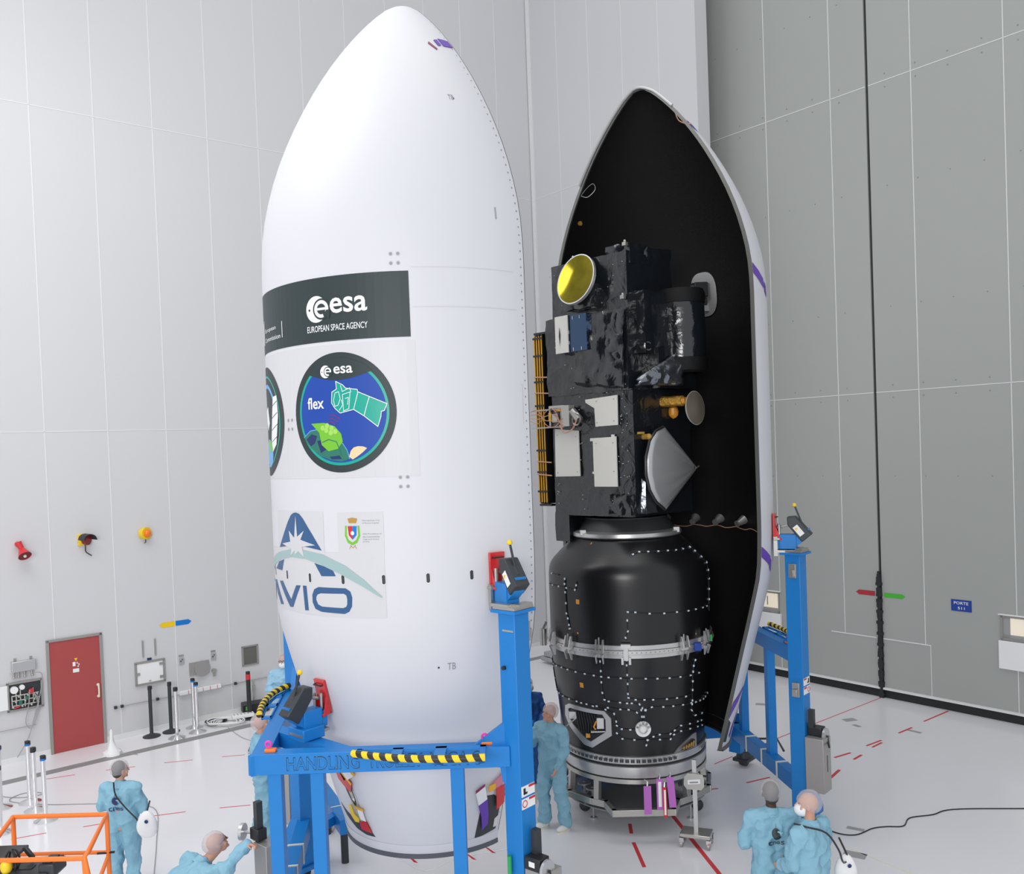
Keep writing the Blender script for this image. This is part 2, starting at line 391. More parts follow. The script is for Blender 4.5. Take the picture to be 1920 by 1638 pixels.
# small windows in the leaves
for n, (r0, r1, z0, z1) in enumerate(((-7.11, -6.35, 1.55, 1.97), (-12.6, -11.87, 1.47, 1.91)), 1):
    ax = (dL, dR, V3((0, 0, 1))); c = W(WDl, (r0+r1)/2, (z0+z1)/2); t = .04
    m = MB()
    for rr in (r0, r1): m.box(W(WDl-.012, rr, (z0+z1)/2), (.045, t, z1-z0+t), ax)
    for zz in (z0, z1): m.box(W(WDl-.012, (r0+r1)/2, zz), (.045, r1-r0+t, t), ax)
    wo = struct(m.build('window_%d' % n, K['frame'], smooth=0))
    m = MB(); m.box(W(WDl-.004, (r0+r1)/2, (z0+z1)/2), (.006, r1-r0-t, z1-z0-t), ax); m.mi = 1
    m.box(W(WDl-.009, r0+.08, (z0+z1)/2), (.004, .13, z1-z0-t), ax); m.box(W(WDl-.009, (r0+r1)/2, z0+.05), (.004, r1-r0-t, .07), ax)
    m.box(W(WDl-.009, (r0+r1)/2+.05, (z0+z1)/2+.02), (.004, .03, .2), ax)
    m.build('lit_pane', [K['lit'], K['frame']], wo, smooth=0)
    m = MB(); m.box(W(WDl-.012, (r0+r1)/2, (z0+z1)/2), (.003, r1-r0-t, z1-z0-t), ax); m.build('glass', K['glass'], wo, smooth=0)
    m = MB(); m.box(W(WDl-.03, (r0+r1)/2, z0-.29), (.06, r1-r0+.1, .52), ax)
    m.box(W(WDl-.03, (r0+r1)/2, z1+.03), (.06, r1-r0+.1, .02), ax); m.build('white_cover', K['label'], wo, bevel=.005)
def wl_map(l, z, o=0): return W(l, WLr+o, z)
def wr_map(r, z, o=0): return W(WDl-o, r, z)
def wallthing(name, label, cat, l, z, fn=wl_map, group=None): return thing(name, label, cat, fn(l, z), group=group)
# floor strip and tape marks
m = MB(); m.box(W(-3, WLr+1.05, .0015), (40, .23, .003), (dL, dR, V3((0, 0, 1))))
tag(m.build('floor_strip', K['band'], smooth=0), '', '')
fs = bpy.data.objects['floor_strip']; del fs['label']; del fs['category']; fs.name = 'trim_1'; struct(fs)
def tape(p, q, wd, label, group, mm='redline', name='floor_tape'):
    p, q = V3((*p, 0)), V3((*q, 0)); c = (p+q)/2
    m = MB(); m.beam(p+V3((0, 0, .0012)), q+V3((0, 0, .0012)), wd, .0016)
    return tag(m.build(name, K[mm], off=c, smooth=0), label, 'floor tape', group)
for p, q, lb in (((-8.23, 15.32), (-7.8, 15.49), 'thin red floor tape dash by the grey strip, nearest the chrome posts'),
             ((-7.34, 15.66), (-6.88, 15.79), 'thin red floor tape dash above the head of the person with the pouch'),
             ((-6.42, 15.93), (-5.94, 16.03), 'thin red floor tape dash alone on open floor in front of the black posts'),
             ((-5.45, 16.14), (-5.05, 16.2), 'thin red floor tape dash ending at the technician behind the left trolley corner'),
             ((-5.67, 13.54), (-5.21, 13.66), 'thin red floor tape dash on open floor right of the person with the pouch'),
             ((-4.72, 13.76), (-4.26, 13.83), 'thin red floor tape dash running to the legs of the technician by the left trolley'),
             ((-6.58, 13.23), (-6.2, 13.38), 'thin red floor tape dash seen through the orange cage, right end'),
             ((-7.46, 12.88), (-7.04, 13.06), 'thin red floor tape dash seen through the orange cage, left end')):
    tape(p, q, .022, lb, 'red tape dashes on the left floor')
for p, q, wd, lb in (((7.40, 18.27), (4.42, 15.87), .02, 'long thin red floor line running from the sliding door seam'),
             ((8.27, 17.22), (7.53, 16.65), .035, 'red floor tape dash touching the black sill of the right sliding door'),
             ((7.17, 16.33), (6.8, 16.05), .04, 'red floor tape dash beside a grey tape strip on the right floor'),
             ((6.35, 15.71), (5.98, 15.45), .04, 'upper of two close red tape dashes in the middle of the right floor'),
             ((6.31, 15.59), (6.05, 15.37), .04, 'lower of two close red tape dashes in the middle of the right floor'),
             ((5.59, 15.14), (5.24, 14.94), .045, 'red tape dash just right of the jack box of the right trolley'),
             ((5.73, 15.02), (5.52, 14.82), .045, 'short torn red tape dash to the right of the jack box dashes'),
             ((5.12, 14.38), (4.80, 13.98), .05, 'wide short red tape dash low beside the right trolley jack box'),
             ((3.51, 13.98), (3.93, 14.17), .035, 'red tape dash in the shade behind the hair-netted pair at lower right'),
             ((3.2, 14.85), (3.58, 15.17), .02, 'thin red tape line under the tip of the open fairing half'),
             ((2.62, 13.72), (3.02, 13.79), .03, 'red tape dash right of the payload dolly'),
             ((1.49, 12.62), (1.47, 12.30), .05, 'short vertical red tape dash just in front of the payload dolly'),
             ((1.46, 12.02), (1.50, 11.30), .05, 'longer red tape strip on the floor below the payload dolly'),
             ((2.14, 12.85), (2.42, 10.9), .06, 'long diagonal red tape passing under the wheeled sign stand'),
             ((4.6, 9.0), (4.9, 9.9), .05, 'red tape strip on the floor right of the seated-bag person')):
    if 'seated-bag' in lb: continue
    tape(p, q, wd, lb, 'red tape on the right floor')
for p, q, wd, lb in (((6.12, 16.88), (6.36, 16.94), .17, 'square grey tape patch in the middle of the right floor'),
             ((6.2, 16.62), (6.27, 16.47), .09, 'small grey tape patch below the square grey patch'),
             ((7.04, 16.2), (7.19, 16.01), .09, 'grey tape strip beside a red dash on the right floor'),
             ((4.79, 18.15), (4.99, 18.09), .13, 'grey tape diamond seen between the legs of the right trolley'),
             ((4.44, 12.25), (4.63, 12.12), .09, 'grey tape strip above the black floor cable at right'),
             ((4.12, 11.5), (4.35, 11.35), .17, 'large grey tape patch beside the white pouch at lower right')):
    tape(p, q, wd, lb, 'grey tape patches on the right floor', 'greytape')
tape((4.13, 11.77), (4.95, 10.5), .02, 'thin cream floor line at the lower right corner', 'cream lines', 'yeltape')

# ---- things on the left wall
t = thing('door_1', 'x', 'x', W(4.17, WLr+.02, 0)); del t['label']; del t['category']; t['kind'] = 'structure'
ax = (dL, dR, V3((0, 0, 1)))
m = MB()
for l in (3.705, 4.635): m.box(W(l, WLr+.02, 1.07), (.05, .05, 2.14), ax)
m.box(W(4.17, WLr+.02, 2.12), (.98, .05, .05), ax); m.build('door_frame', K['frame'], t, bevel=.004)
m = MB(); m.box(W(4.17, WLr+.012, 1.05), (.88, .03, 2.09), ax); m.build('door_leaf', K['door'], t, smooth=0)
m = MB(); m.tube([W(4.55, WLr+.03, 1.15), W(4.55, WLr+.075, 1.15), W(4.55, WLr+.085, 1.04), W(4.55, WLr+.075, .93), W(4.55, WLr+.03, .93)], .017, 10)
m.ball(W(4.55, WLr+.035, 1.15), .03, n=10); m.ball(W(4.55, WLr+.035, .93), .03, n=10); m.build('door_handle', K['ivory'], t)
a = Art(lambda x, y, o: W(x, WLr+.027+o, y))
a.poly([(4.15, 1.73), (4.21, 1.73), (4.18, 1.67)], K['syel'])
for (x, y, w_, h_) in ((4.12, 1.58, .05, .08), (4.19, 1.62, .02, .03), (4.22, 1.59, .02, .03), (4.2, 1.56, .03, .02), (4.12, 1.46, .11, .07)):
    a.poly([(x, y), (x+w_, y), (x+w_, y+h_), (x, y+h_)], K['vwhite'])
a.build('door_sticker', t)
# siren horn
def alarm(base): return W(base[0], WLr, base[1])
t = thing('siren_horn', 'red alarm horn mounted on the left wall', 'siren', W(3.32, WLr, 3.98))
m = MB(); m.cyl(W(3.30, WLr, 3.98), W(3.30, WLr+.1, 3.97), .05, n=16); m.cyl(W(3.29, WLr+.1, 4.02), W(3.35, WLr+.13, 3.88), .06, .045, 20); m.build('driver', K['siren'], t)
m = MB(); m.cyl(W(3.34, WLr+.12, 3.90), W(3.37, WLr+.24, 3.77), .045, .115, 28, caps=False); m.build('horn', K['siren'], t)
m = MB(); m.cyl(W(3.355, WLr+.19, 3.82), W(3.368, WLr+.233, 3.777), .085, .108, 28); m.build('horn_mouth', K['sirenin'], t)
m = MB(); m.ball(W(3.37, WLr+.24, 3.77), .03, n=12); m.build('centre_plug', K['ivory'], t)
t = thing('beacon', 'dark red hooded warning beacon on a yellow base, left wall', 'beacon', W(4.45, WLr, 3.96))
m = MB(); m.box(W(4.38, WLr+.02, 3.96), (.13, .04, .22), ax); m.cyl(W(4.41, WLr+.02, 3.96), W(4.43, WLr+.08, 3.96), .10, n=24); m.build('base', K['yellow'], t, bevel=.01)
m = MB(); m.cyl(W(4.43, WLr+.08, 3.96), W(4.48, WLr+.14, 3.95), .095, n=28); m.build('lens', K['redlens'], t)
m = MB(); q = []; 
for i in range(13):
    an = PI*i/12; q.append((math.cos(an)*.11, math.sin(an)*.11))
for (x0, y0), (x1, y1) in zip(q, q[1:]): m.hexa([W(4.43+x0, WLr+.07, 3.96+y0), W(4.43+x1, WLr+.07, 3.96+y1), W(4.43+x1*1.08, WLr+.07, 3.96+y1*1.08), W(4.43+x0*1.08, WLr+.07, 3.96+y0*1.08), W(4.50+x0, WLr+.22, 3.95+y0), W(4.50+x1, WLr+.22, 3.95+y1), W(4.50+x1*1.06, WLr+.22, 3.95+y1*1.06), W(4.50+x0*1.06, WLr+.22, 3.95+y0*1.06)])
m.build('hood', K['dgrey'], t)
m = MB(); m.tube(smoothpath([W(4.44, WLr+.05, 3.86), W(4.44, WLr+.04, 3.76), W(4.46, WLr+.03, 3.71), W(4.55, WLr+.03, 3.64)]), .009, 6); m.build('cable', K['cable'], t)
t = thing('beacon', 'amber round warning beacon in a yellow housing, left wall', 'beacon', W(5.57, WLr, 3.98))
m = MB(); m.cyl(W(5.52, WLr, 3.98), W(5.56, WLr+.08, 3.98), .11, .115, 28); m.cyl(W(5.56, WLr+.08, 3.98), W(5.57, WLr+.10, 3.98), .12, n=28); m.build('base', K['yellow'], t)
m = MB(); m.ball(W(5.572, WLr+.10, 3.98), .08, (1, 1, 1), 20); m.build('lens', K['amber'], t)
m = MB(); m.tube([W(5.56, WLr+.03, 3.87), W(5.56, WLr+.03, 3.8), W(5.53, WLr+.02, 3.79)], .008, 6); m.build('cable', K['cable'], t)
# arrows
a = Art(lambda x, y, o: W(x, WLr+o, y), 9)
a.poly([(5.75, 2.10), (5.82, 2.145), (6.075, 2.145), (6.075, 2.045), (5.82, 2.045)], K['syel'], .006)
a.poly([(6.08, 2.145), (6.34, 2.145), (6.40, 2.095), (6.34, 2.045), (6.08, 2.045)], K['sblue'], .006)
tag(a.build('direction_arrow', off=W(6.08, WLr, 2.09)), 'yellow and blue double pointed arrow sign on the left wall', 'sign')
a = Art(lambda x, y, o: W(WDl-o, x, y), 9)
a.poly([(-10.0, 2.13), (-9.93, 2.18), (-9.58, 2.18), (-9.58, 2.08), (-9.93, 2.08)], K['sred'], .006)
tag(a.build('direction_arrow', off=W(WDl, -9.8, 2.13)), 'red arrow pointing left beside the sliding door gap', 'sign')
a = Art(lambda x, y, o: W(WDl-o, x, y), 9)
a.poly([(-9.38, 2.17), (-9.0, 2.17), (-8.94, 2.125), (-9.0, 2.075), (-9.38, 2.075)], K['sgreen'], .006)
tag(a.build('direction_arrow', off=W(WDl, -9.2, 2.12)), 'green arrow pointing right beside the sliding door gap', 'sign')
t = thing('door_number_sign', 'blue PORTE 511 sign on the right sliding door', 'sign', W(WDl, -7.84, 2.08))
m = MB(); m.box(W(WDl-.006, -7.84, 2.075), (.01, .38, .22), ax); m.build('plate', K['navy_sign'], t, smooth=0)
a = Art(lambda x, y, o: W(WDl-.011-o, x, y), 9)
a.text('PORTE', -7.975, 2.095, .27, K['vwhite'], .002, h=.055, bold=.008); a.text('511', -7.905, 2.00, .13, K['vwhite'], .002, h=.05, bold=.008); a.build('lettering', t)
# gas panel, junction box, hatch cabinet ...
def bx(m, l0, l1, z0, z1, d0, d1): m.box(W((l0+l1)/2, WLr+(d0+d1)/2, (z0+z1)/2), (l1-l0, d1-d0, z1-z0), ax); return m
t = thing('junction_box', 'pale steel junction box on the left wall above the gauge panel', 'box', W(3.28, WLr, 1.75))
bx(MB(), 3.09, 3.48, 1.66, 1.85, 0, .12).build('housing', K['alu'], t, bevel=.008)
m = MB()
for l in (3.12, 3.2, 3.3, 3.42): m.cyl(W(l, WLr+.06, 1.66), W(l, WLr+.06, 1.58), .018, n=10); m.ball(W(l, WLr+.07, 1.56), .025, n=8)
bx(m, 3.14, 3.18, 1.86, 1.9, 0, .03); bx(m, 3.4, 3.44, 1.86, 1.9, 0, .03); m.build('fittings', K['steel'], t)
t = thing('gauge_panel', 'recessed panel of gauges, valves and pipes on the left wall', 'panel', W(3.3, WLr, 1.2))
m = MB()
for a0 in ((3.0, 3.04, .94, 1.46), (3.56, 3.60, .94, 1.46), (3.0, 3.6, .93, .97), (3.0, 3.6, 1.43, 1.47)): bx(m, *a0, 0, .03)
m.build('frame', K['frame'], t)
bx(MB(), 3.04, 3.56, .97, 1.43, .0, .006).build('backplate', K['dgrey'], t)
m = MB(); m.cyl(W(3.12, WLr+.006, 1.33), W(3.12, WLr+.06, 1.33), .065, n=24); m.cyl(W(3.25, WLr+.006, 1.36), W(3.25, WLr+.06, 1.36), .045, n=20); m.build('gauge', K['label'], t)
m = MB(); random.seed(3)
for i in range(7): l = 3.08+.07*i; m.cyl(W(l, WLr+.03, 1.0+.02*(i % 3)), W(l, WLr+.03, 1.22+.05*(i % 3)), .014, n=8)
for z in (1.04, 1.13, 1.22): m.cyl(W(3.07, WLr+.045, z), W(3.52, WLr+.045, z), .013, n=8)
for i in range(9): m.ball(W(3.09+.05*i, WLr+.06, 1.02+.09*(i % 3)), .024, n=8)
m.build('pipework', K['steel'], t)
m = MB(); bx(m, 3.3, 3.36, 1.14, 1.19, .02, .08); bx(m, 3.18, 3.24, 1.06, 1.12, .02, .07); m.build('valve_body', K['dgreen'], t)
m = MB(); m.cyl(W(3.39, WLr+.06, 1.27), W(3.39, WLr+.09, 1.27), .045, n=14); m.cyl(W(3.1, WLr+.06, 1.0), W(3.2, WLr+.06, 1.02), .012, n=8); m.build('valve_wheel', K['siren'], t)
m = MB(); bx(m, 2.55, 3.01, .99, 1.43, .03, .05); m.build('open_door', K['label'], t, smooth=0)
for i, (pp) in enumerate(([(3.36, 1.3), (3.33, 1.0), (3.27, .72), (3.34, .6), (3.40, .72), (3.5, 1.05), (3.42, 1.25)], [(3.45, 1.62), (3.57, 1.55), (3.53, 1.2), (3.45, .9), (3.3, .45), (3.1, .12)], [(3.42, 1.25), (3.5, .95), (3.4, .65)])):
    m = MB(); m.tube(smoothpath([W(l, WLr+.12+.03*math.sin(z*5), z) for l, z in pp]), .0085, 6)
    m.build('hose', K['greytape'], t)
t = thing('wall_hatch', 'white metal access hatch with steel frame and latches on the left wall', 'hatch', W(5.53, WLr, 1.2))
m = MB()
for a0 in ((5.24, 5.28, .98, 1.42), (5.78, 5.82, .98, 1.42), (5.24, 5.82, .97, 1.01), (5.24, 5.82, 1.40, 1.44)): bx(m, *a0, 0, .04)
m.build('frame', K['frame'], t); bx(MB(), 5.28, 5.78, 1.01, 1.40, 0, .03).build('hatch_door', K['label'], t)
m = MB(); bx(m, 5.71, 5.79, 1.32, 1.37, .03, .05); bx(m, 5.71, 5.79, 1.06, 1.11, .03, .05); bx(m, 5.27, 5.33, 1.18, 1.23, .03, .05); bx(m, 5.5, 5.54, 1.03, 1.05, .03, .04); m.build('latch', K['steel'], t)
bx(MB(), 5.49, 5.57, 1.45, 1.49, 0, .02).build('label_plate', K['navyb'], t)
for l, lb in ((5.41, 'left one of two thin steel rods on the wall above the white hatch'), (5.65, 'right one of two thin steel rods on the wall above the white hatch')):
    m = MB(); bx(m, l-.012, l+.012, 1.53, 1.85, .0, .03); m.ball(W(l, WLr+.02, 1.85), .018, n=8); m.ball(W(l, WLr+.02, 1.53), .018, n=8)
    tag(m.build('wall_rod', K['steel'], off=W(l, WLr, 1.53)), lb, 'rod', 'steel rods on the left wall')
for l, z, lb in ((6.16, 1.34, 'small grey socket plate between the hatch and the round lid plate'), (6.82, 1.32, 'small grey socket plate at upper right of the round lid plate')):
    t = thing('socket_plate', lb, 'socket', W(l, WLr, z)); bx(MB(), l-.05, l+.05, z-.1, z+.04, 0, .02).build('plate', K['alu'], t); bx(MB(), l-.05, l+.05, z+.06, z+.1, 0, .01).build('name_strip', K['steel'], t)
    m = MB(); m.ball(W(l-.015, WLr+.02, z-.03), .016, n=8); m.ball(W(l+.015, WLr+.02, z), .014, n=8); m.build('knob', K['dgrey'], t)
t = thing('lid_plate', 'steel plate with a round lid on the left wall behind the chrome posts', 'plate', W(6.52, WLr, 1.1))
bx(MB(), 6.31, 6.72, .97, 1.24, 0, .02).build('plate', K['cabinet'], t)
m = MB(); m.cyl(W(6.57, WLr+.02, 1.09), W(6.57, WLr+.05, 1.09), .16, n=32); m.build('lid', K['cabinet'], t)
m = MB(); m.cyl(W(6.81, WLr, 1.0), W(6.81, WLr+.07, 1.0), .045, n=16); bx(m, 6.79, 6.83, .88, 1.0, .02, .05); m.build('spout', K['steel'], t)
t = thing('wall_ledge', 'narrow white ledge strip on the left wall below the round lid plate', 'ledge', W(6.5, WLr, .66)); bx(MB(), 6.08, 6.94, .625, .70, 0, .07).build('ledge', K['label'], t, bevel=.005)
m = MB(); [bx(m, l, l+.01, .626, .702, .069, .073) for l in (6.25, 6.4, 6.55, 6.7, 6.85)]; m.build('divider', K['siren'], t)
m = MB(); m.tube([W(l, WLr+.02, .64) for l in (4.85, 5.65, 6.5, 7.26, 8.08)], .008, 6)
t = thing('conduit', 'thin cable conduit running along the left wall at knee height', 'cable', W(6.4, WLr, .64)); m.build('line', K['steel'], t)
m = MB(); [bx(m, l-.025, l+.025, .615, .665, 0, .05) for l in (4.85, 4.97, 5.65, 7.26, 8.08)]; m.build('clip', K['dgrey'], t)
m = MB(); m.tube([W(l, WLr+.02, .62) for l in (-1, 2.9, 3.45)], .007, 6); tag(m.build('conduit', K['steel'], off=W(3.4, WLr, .6)), 'thin cable conduit on the wall below the gauge panel', 'cable')
t = thing('wall_recess', 'small square grey recessed niche in the left wall beside the white fairing', 'niche', W(7.61, WLr, 1.17))
m = MB(); [bx(m, *q, 0, .02) for q in ((7.43, 7.47, .97, 1.38), (7.76, 7.80, .97, 1.38), (7.43, 7.8, .96, .99), (7.43, 7.8, 1.36, 1.39))]; m.build('frame', K['frame'], t)
bx(MB(), 7.47, 7.76, .99, 1.36, 0, .006).build('back_panel', mat('niche_grey', (.13, .13, .12), .5), t)
m = MB(); m.tube([W(7.65, WLr+.03, .61), W(7.65, WLr+.03, .3), W(7.64, WLr+.03, .21)], .014, 8); bx(m, 7.63, 7.68, .42, .52, .0, .05); tag(m.build('drain_pipe', K['steel'], off=W(7.65, WLr, .4)), 'short thin pipe hanging on the wall behind the red topped post', 'pipe')

# ------------------------------------------------------------------ fairing halves
HP = [0, .5, 1.0, 1.5, 2.0, 2.6, 3.2, 6.2, 6.6, 7.0, 7.4, 7.8, 8.2, 8.5, 8.75, 8.95, 9.1, 9.22, 9.3]
RP = [.97, 1.11, 1.245, 1.38, 1.515, 1.645, 1.665, 1.665, 1.643, 1.567, 1.442, 1.268, 1.05, .855, .665, .49, .34, .19, 0]
def prof(h):
    h = min(max(h, 0), 9.3)
    for i in range(len(HP)-1):
        if h <= HP[i+1]:
            t = (h-HP[i])/(HP[i+1]-HP[i])
            def sl(j):
                if j <= 0: return (RP[1]-RP[0])/(HP[1]-HP[0])
                if j >= len(HP)-1: return (RP[-1]-RP[-2])/(HP[-1]-HP[-2])
                a, b = (RP[j]-RP[j-1])/(HP[j]-HP[j-1]), (RP[j+1]-RP[j])/(HP[j+1]-HP[j])
                return 0 if a*b < 0 or abs(a) < 1e-6 or abs(b) < 1e-6 else 2*a*b/(a+b)
            dx = HP[i+1]-HP[i]; m0, m1 = sl(i)*dx, sl(i+1)*dx
            if i == len(HP)-2: m1 = m0 + 2*(RP[i+1]-RP[i]-m0) if False else (RP[i+1]-RP[i])*1.6
            return RP[i]*(2*t**3-3*t*t+1)+m0*(t**3-2*t*t+t)+RP[i+1]*(-2*t**3+3*t*t)+m1*(t**3-t*t)
ZB = 1.14
HS = [0, .25, .5, .75, 1, 1.25, 1.5, 1.75, 2.0, 2.2, 2.4, 2.6, 2.8, 3.0, 3.2, 4, 5, 6.0, 6.2, 6.4, 6.6, 6.8, 7.0, 7.2, 7.4, 7.6, 7.8, 8.0, 8.2, 8.35, 8.5, 8.65, 8.8, 8.9, 9.0, 9.1, 9.18, 9.24, 9.28, 9.3]
def surf(C, az, h, off=0.): r = prof(h)+off; return V3((C[0]+r*math.cos(rad(az)), C[1]+r*math.sin(rad(az)), ZB+h))
def fairing(C, back, label):
    t = thing('fairing_half', label, 'rocket fairing', (C[0], C[1], ZB-.02))
    a0, a1 = rad(back-90), rad(back+90); c = (C[0], C[1], ZB)
    TH = .04
    m = MB(); m.lathe(c, [(max(prof(h), .002), h) for h in HS], 96, a0, a1); m.build('outer_shell', K['white'], t, smooth=60)
    inn = [(max(prof(h)-TH, .002), min(h, 9.3-TH)) for h in HS]
    m = MB(); m.lathe(c, inn, 96, a0, a1); m.build('inner_liner', K['liner'], t, smooth=60)
    for s, a in ((-1, back-90), (1, back+90)):
        m = MB(); P = [surf(C, a, h, .002) for h in HS]; e = V3((math.cos(rad(back)), math.sin(rad(back)), 0))
        Q = [surf(C, a, min(h, 9.25), -TH-.012) for h in HS]
        A = [m.b.verts.new(p-e*.006) for p in P]; B = [m.b.verts.new(q-e*.006) for q in Q]; D2 = [m.b.verts.new(q+e*.02) for q in Q]; F = [m.b.verts.new(p+e*.001) for p in P]
        m.bridge(A, B, False); m.bridge(B, D2, False); m.bridge(F, A, False); m.build('split_rim', K['rim'], t)
    m = MB(); m.lathe(c, [(.94, -.005), (1.0, -.005), (1.0, .045), (.94, .045)], 96, a0, a1); m.build('base_ring', K['ringgrey'], t)
    return t
C1 = (-1.048, 10.29); C2 = (2.002, 12.856); B1, B2 = -131.54, 48.46
F1 = fairing(C1, B1, 'tall white rocket fairing half with agency banner and emblems, standing on the left')
def f1(x, y, o): return surf(C1, -111.3+x/1.668*180/PI, y, o)
def X(az): return rad(az+111.3)*1.668
def PX(L): return [(X(a), h) for a, h in L]
def quad(a, a0, a1, h0, h1, m, off=.004): a.poly([(X(a0), h0), (X(a1), h0), (X(a1), h1), (X(a0), h1)], m, off)
# vinyl carrier sheets
a = Art(f1, .1); quad(a, -178, -84.3, 4.03, 5.33, K['sheet'], .002); quad(a, -162, -97.4, 2.66, 3.30, K['sheet'], .0018); quad(a, -114, -97.2, 3.29, 3.69, K['sheet'], .002); quad(a, -150, -120, 3.30, 3.70, K['sheet'], .0018)
a.build('carrier_sheet', F1)
# agency banner
a = Art(f1, .1); h0, h1 = 5.365, 5.995
quad(a, -177.4, -85.6, h0, h1, K['navy'], .003)
def ball_logo(a, cx, cy, r, white, dark, o=.005):
    a.disc((cx, cy), r, white, o); a.disc((cx+r*.50, cy-r*.02), r*.80, dark, o+.0015)
    a.ring((cx+r*.50, cy-r*.02), r*.40, r*.66, white, o+.003, a0=rad(-60-10), a1=rad(-60-330))
    a.poly([(cx+r*.0, cy-r*.10), (cx+r*1.08, cy-r*.10), (cx+r*1.08, cy+r*.08), (cx+r*.0, cy+r*.08)], white, o+.003)
    a.poly([(cx+r*.93, cy-r*.12), (cx+r*1.3, cy-r*.12), (cx+r*1.2, cy-r*.8), (cx+r*.75, cy-r*.55)], dark, o+.0036)
    a.disc((cx-r*.66, cy-.02*r), r*.09, dark, o+.003, n=16)
ball_logo(a, X(-119.1), 5.69, .130, K['vwhite'], K['navy'])
a.text('esa', X(-113.4), 5.632, X(-99.7)-X(-113.4), K['vwhite'], .006, h=.150, bold=.016)
a.text('EUROPEAN SPACE AGENCY', X(-123.4), 5.467, X(-99.8)-X(-123.4), K['vwhite'], .006, h=.062, bold=.006)
a.text('European', X(-156.5), 5.565, X(-143)-X(-156.5), K['vwhite'], .006, h=.055); a.text('Commission', X(-156.5), 5.475, X(-139.4)-X(-156.5), K['vwhite'], .006, h=.048)
quad(a, -138.1, -137.7, 5.475, 5.64, K['vwhite'], .006)
for i in range(6): quad(a, -167+i*1.6, -166.2+i*1.6, 5.46, 5.62+.02*i, K['vwhite'], .006)
a.build('banner', F1)
# round mission patch
def patch_base(a, az, cy, r):
    a.disc((X(az), cy), r, K['navy'], .004, n=80)
a = Art(f1, .08); pc = (X(-111.3), 4.668); R0 = .585
a.disc(pc, R0, K['navy'], .004, n=80); a.disc(pc, .515, K['teal'], .0052, n=80); a.disc(pc, .488, K['royal'], .0064, n=80)
# dark lens at the top
L = []
for i in range(21):
    an = rad(47+ (133-47)*i/20); L.append((pc[0]+.53*math.cos(an), pc[1]+.53*math.sin(an)))
for i in range(9):
    t_ = i/8; L.append((pc[0]-.355+.71*t_, pc[1]+.385-.07*math.sin(PI*t_)))
a.poly(L, K['navy'], .0078)
ball_logo(a, X(-116.2), 5.072, .062, K['vwhite'], K['navy'], .009)
a.text('esa', X(-112.9), 5.045, X(-105.7)-X(-112.9), K['vwhite'], .010, h=.072, bold=.016)
a.text('flex', X(-124.7), 4.715, X(-117.4)-X(-124.7), K['vwhite'], .008, h=.115, bold=.016)
earth = PX([[-127.2, 4.44], [-124.0, 4.502], [-121.12, 4.512], [-115.24, 4.462], [-110.53, 4.367], [-108.9, 4.298], [-108.1, 4.215], [-111.2, 4.19], [-115.5, 4.21], [-119.54, 4.248], [-123.63, 4.327], [-126, 4.39]])
a.poly(earth, K['dgreen'], .0076); a.line(earth[:7], .008, K['sky'], .0084)
for q in ([[-126, 4.42], [-123.5, 4.47], [-121, 4.45], [-122, 4.38], [-124, 4.35]], [[-121, 4.40], [-117, 4.42], [-116, 4.33], [-119.5, 4.28]], [[-116, 4.24], [-112, 4.25], [-111, 4.215], [-115, 4.215]]): a.poly(PX(q), K['navyb'], .0082)
sun = PX([[-108.3, 4.235], [-107.6, 4.29], [-106.5, 4.322], [-104.89, 4.334], [-102.98, 4.329], [-101.7, 4.312], [-103.4, 4.27], [-105.2, 4.235], [-107, 4.207]])
a.poly(sun, K['peach'], .0080)
leaf_ = PX([[-123.4, 4.574], [-117.6, 4.575], [-113.26, 4.535], [-110.9, 4.46], [-110.4, 4.385], [-112.4, 4.315], [-116.2, 4.295], [-118.97, 4.358], [-119.9, 4.48]])
a.poly(leaf_, K['green'], .0090)
for q in ([-118.3, 4.525], [-116.4, 4.545], [-114.6, 4.52], [-116.8, 4.50], [-113.2, 4.485], [-115.0, 4.475]): a.disc((X(q[0]), q[1]), .026, K['greenl'], .0098, n=18)
a.line(PX([[-118.6, 4.385], [-116, 4.41], [-112.9, 4.385], [-111.6, 4.30], [-111.4, 4.25]]), .009, K['dgreen'], .0100)
bus = PX([[-112.2, 4.972], [-109.61, 4.934], [-108.5, 4.9], [-104.32, 4.881], [-104.09, 4.855], [-105.89, 4.69], [-110.93, 4.662], [-112.96, 4.712], [-114.19, 4.766], [-113.89, 4.87], [-112.02, 4.897]])
pan = PX([[-104.09, 4.858], [-94.25, 4.731], [-95.26, 4.666], [-96.3, 4.66], [-96.5, 4.61], [-97.66, 4.515], [-102.27, 4.623], [-105.89, 4.69]])
for P_ in (bus, pan): a.poly(P_, K['teal'], .0090); a.line(P_, .007, K['vwhite'], .0100, True)
a.line(PX([[-100.12, 4.808], [-101.0, 4.74], [-102.27, 4.623]]), .007, K['vwhite'], .0104)
for q in ([[-113.3, 4.79], [-112.6, 4.86], [-111.2, 4.87], [-110.7, 4.80], [-111.6, 4.74], [-112.9, 4.73], [-113.3, 4.79]], [[-109.8, 4.84], [-106.9, 4.86], [-107.6, 4.70], [-109.6, 4.68], [-109.8, 4.84]], [[-108.8, 4.80], [-107.6, 4.81], [-108, 4.74]], [[-110.4, 4.93], [-109.8, 4.87], [-107, 4.9], [-106.6, 4.86]], [[-111.2, 4.69], [-109.8, 4.74], [-110.3, 4.79]]): a.line(PX(q), .006, K['vwhite'], .0104)
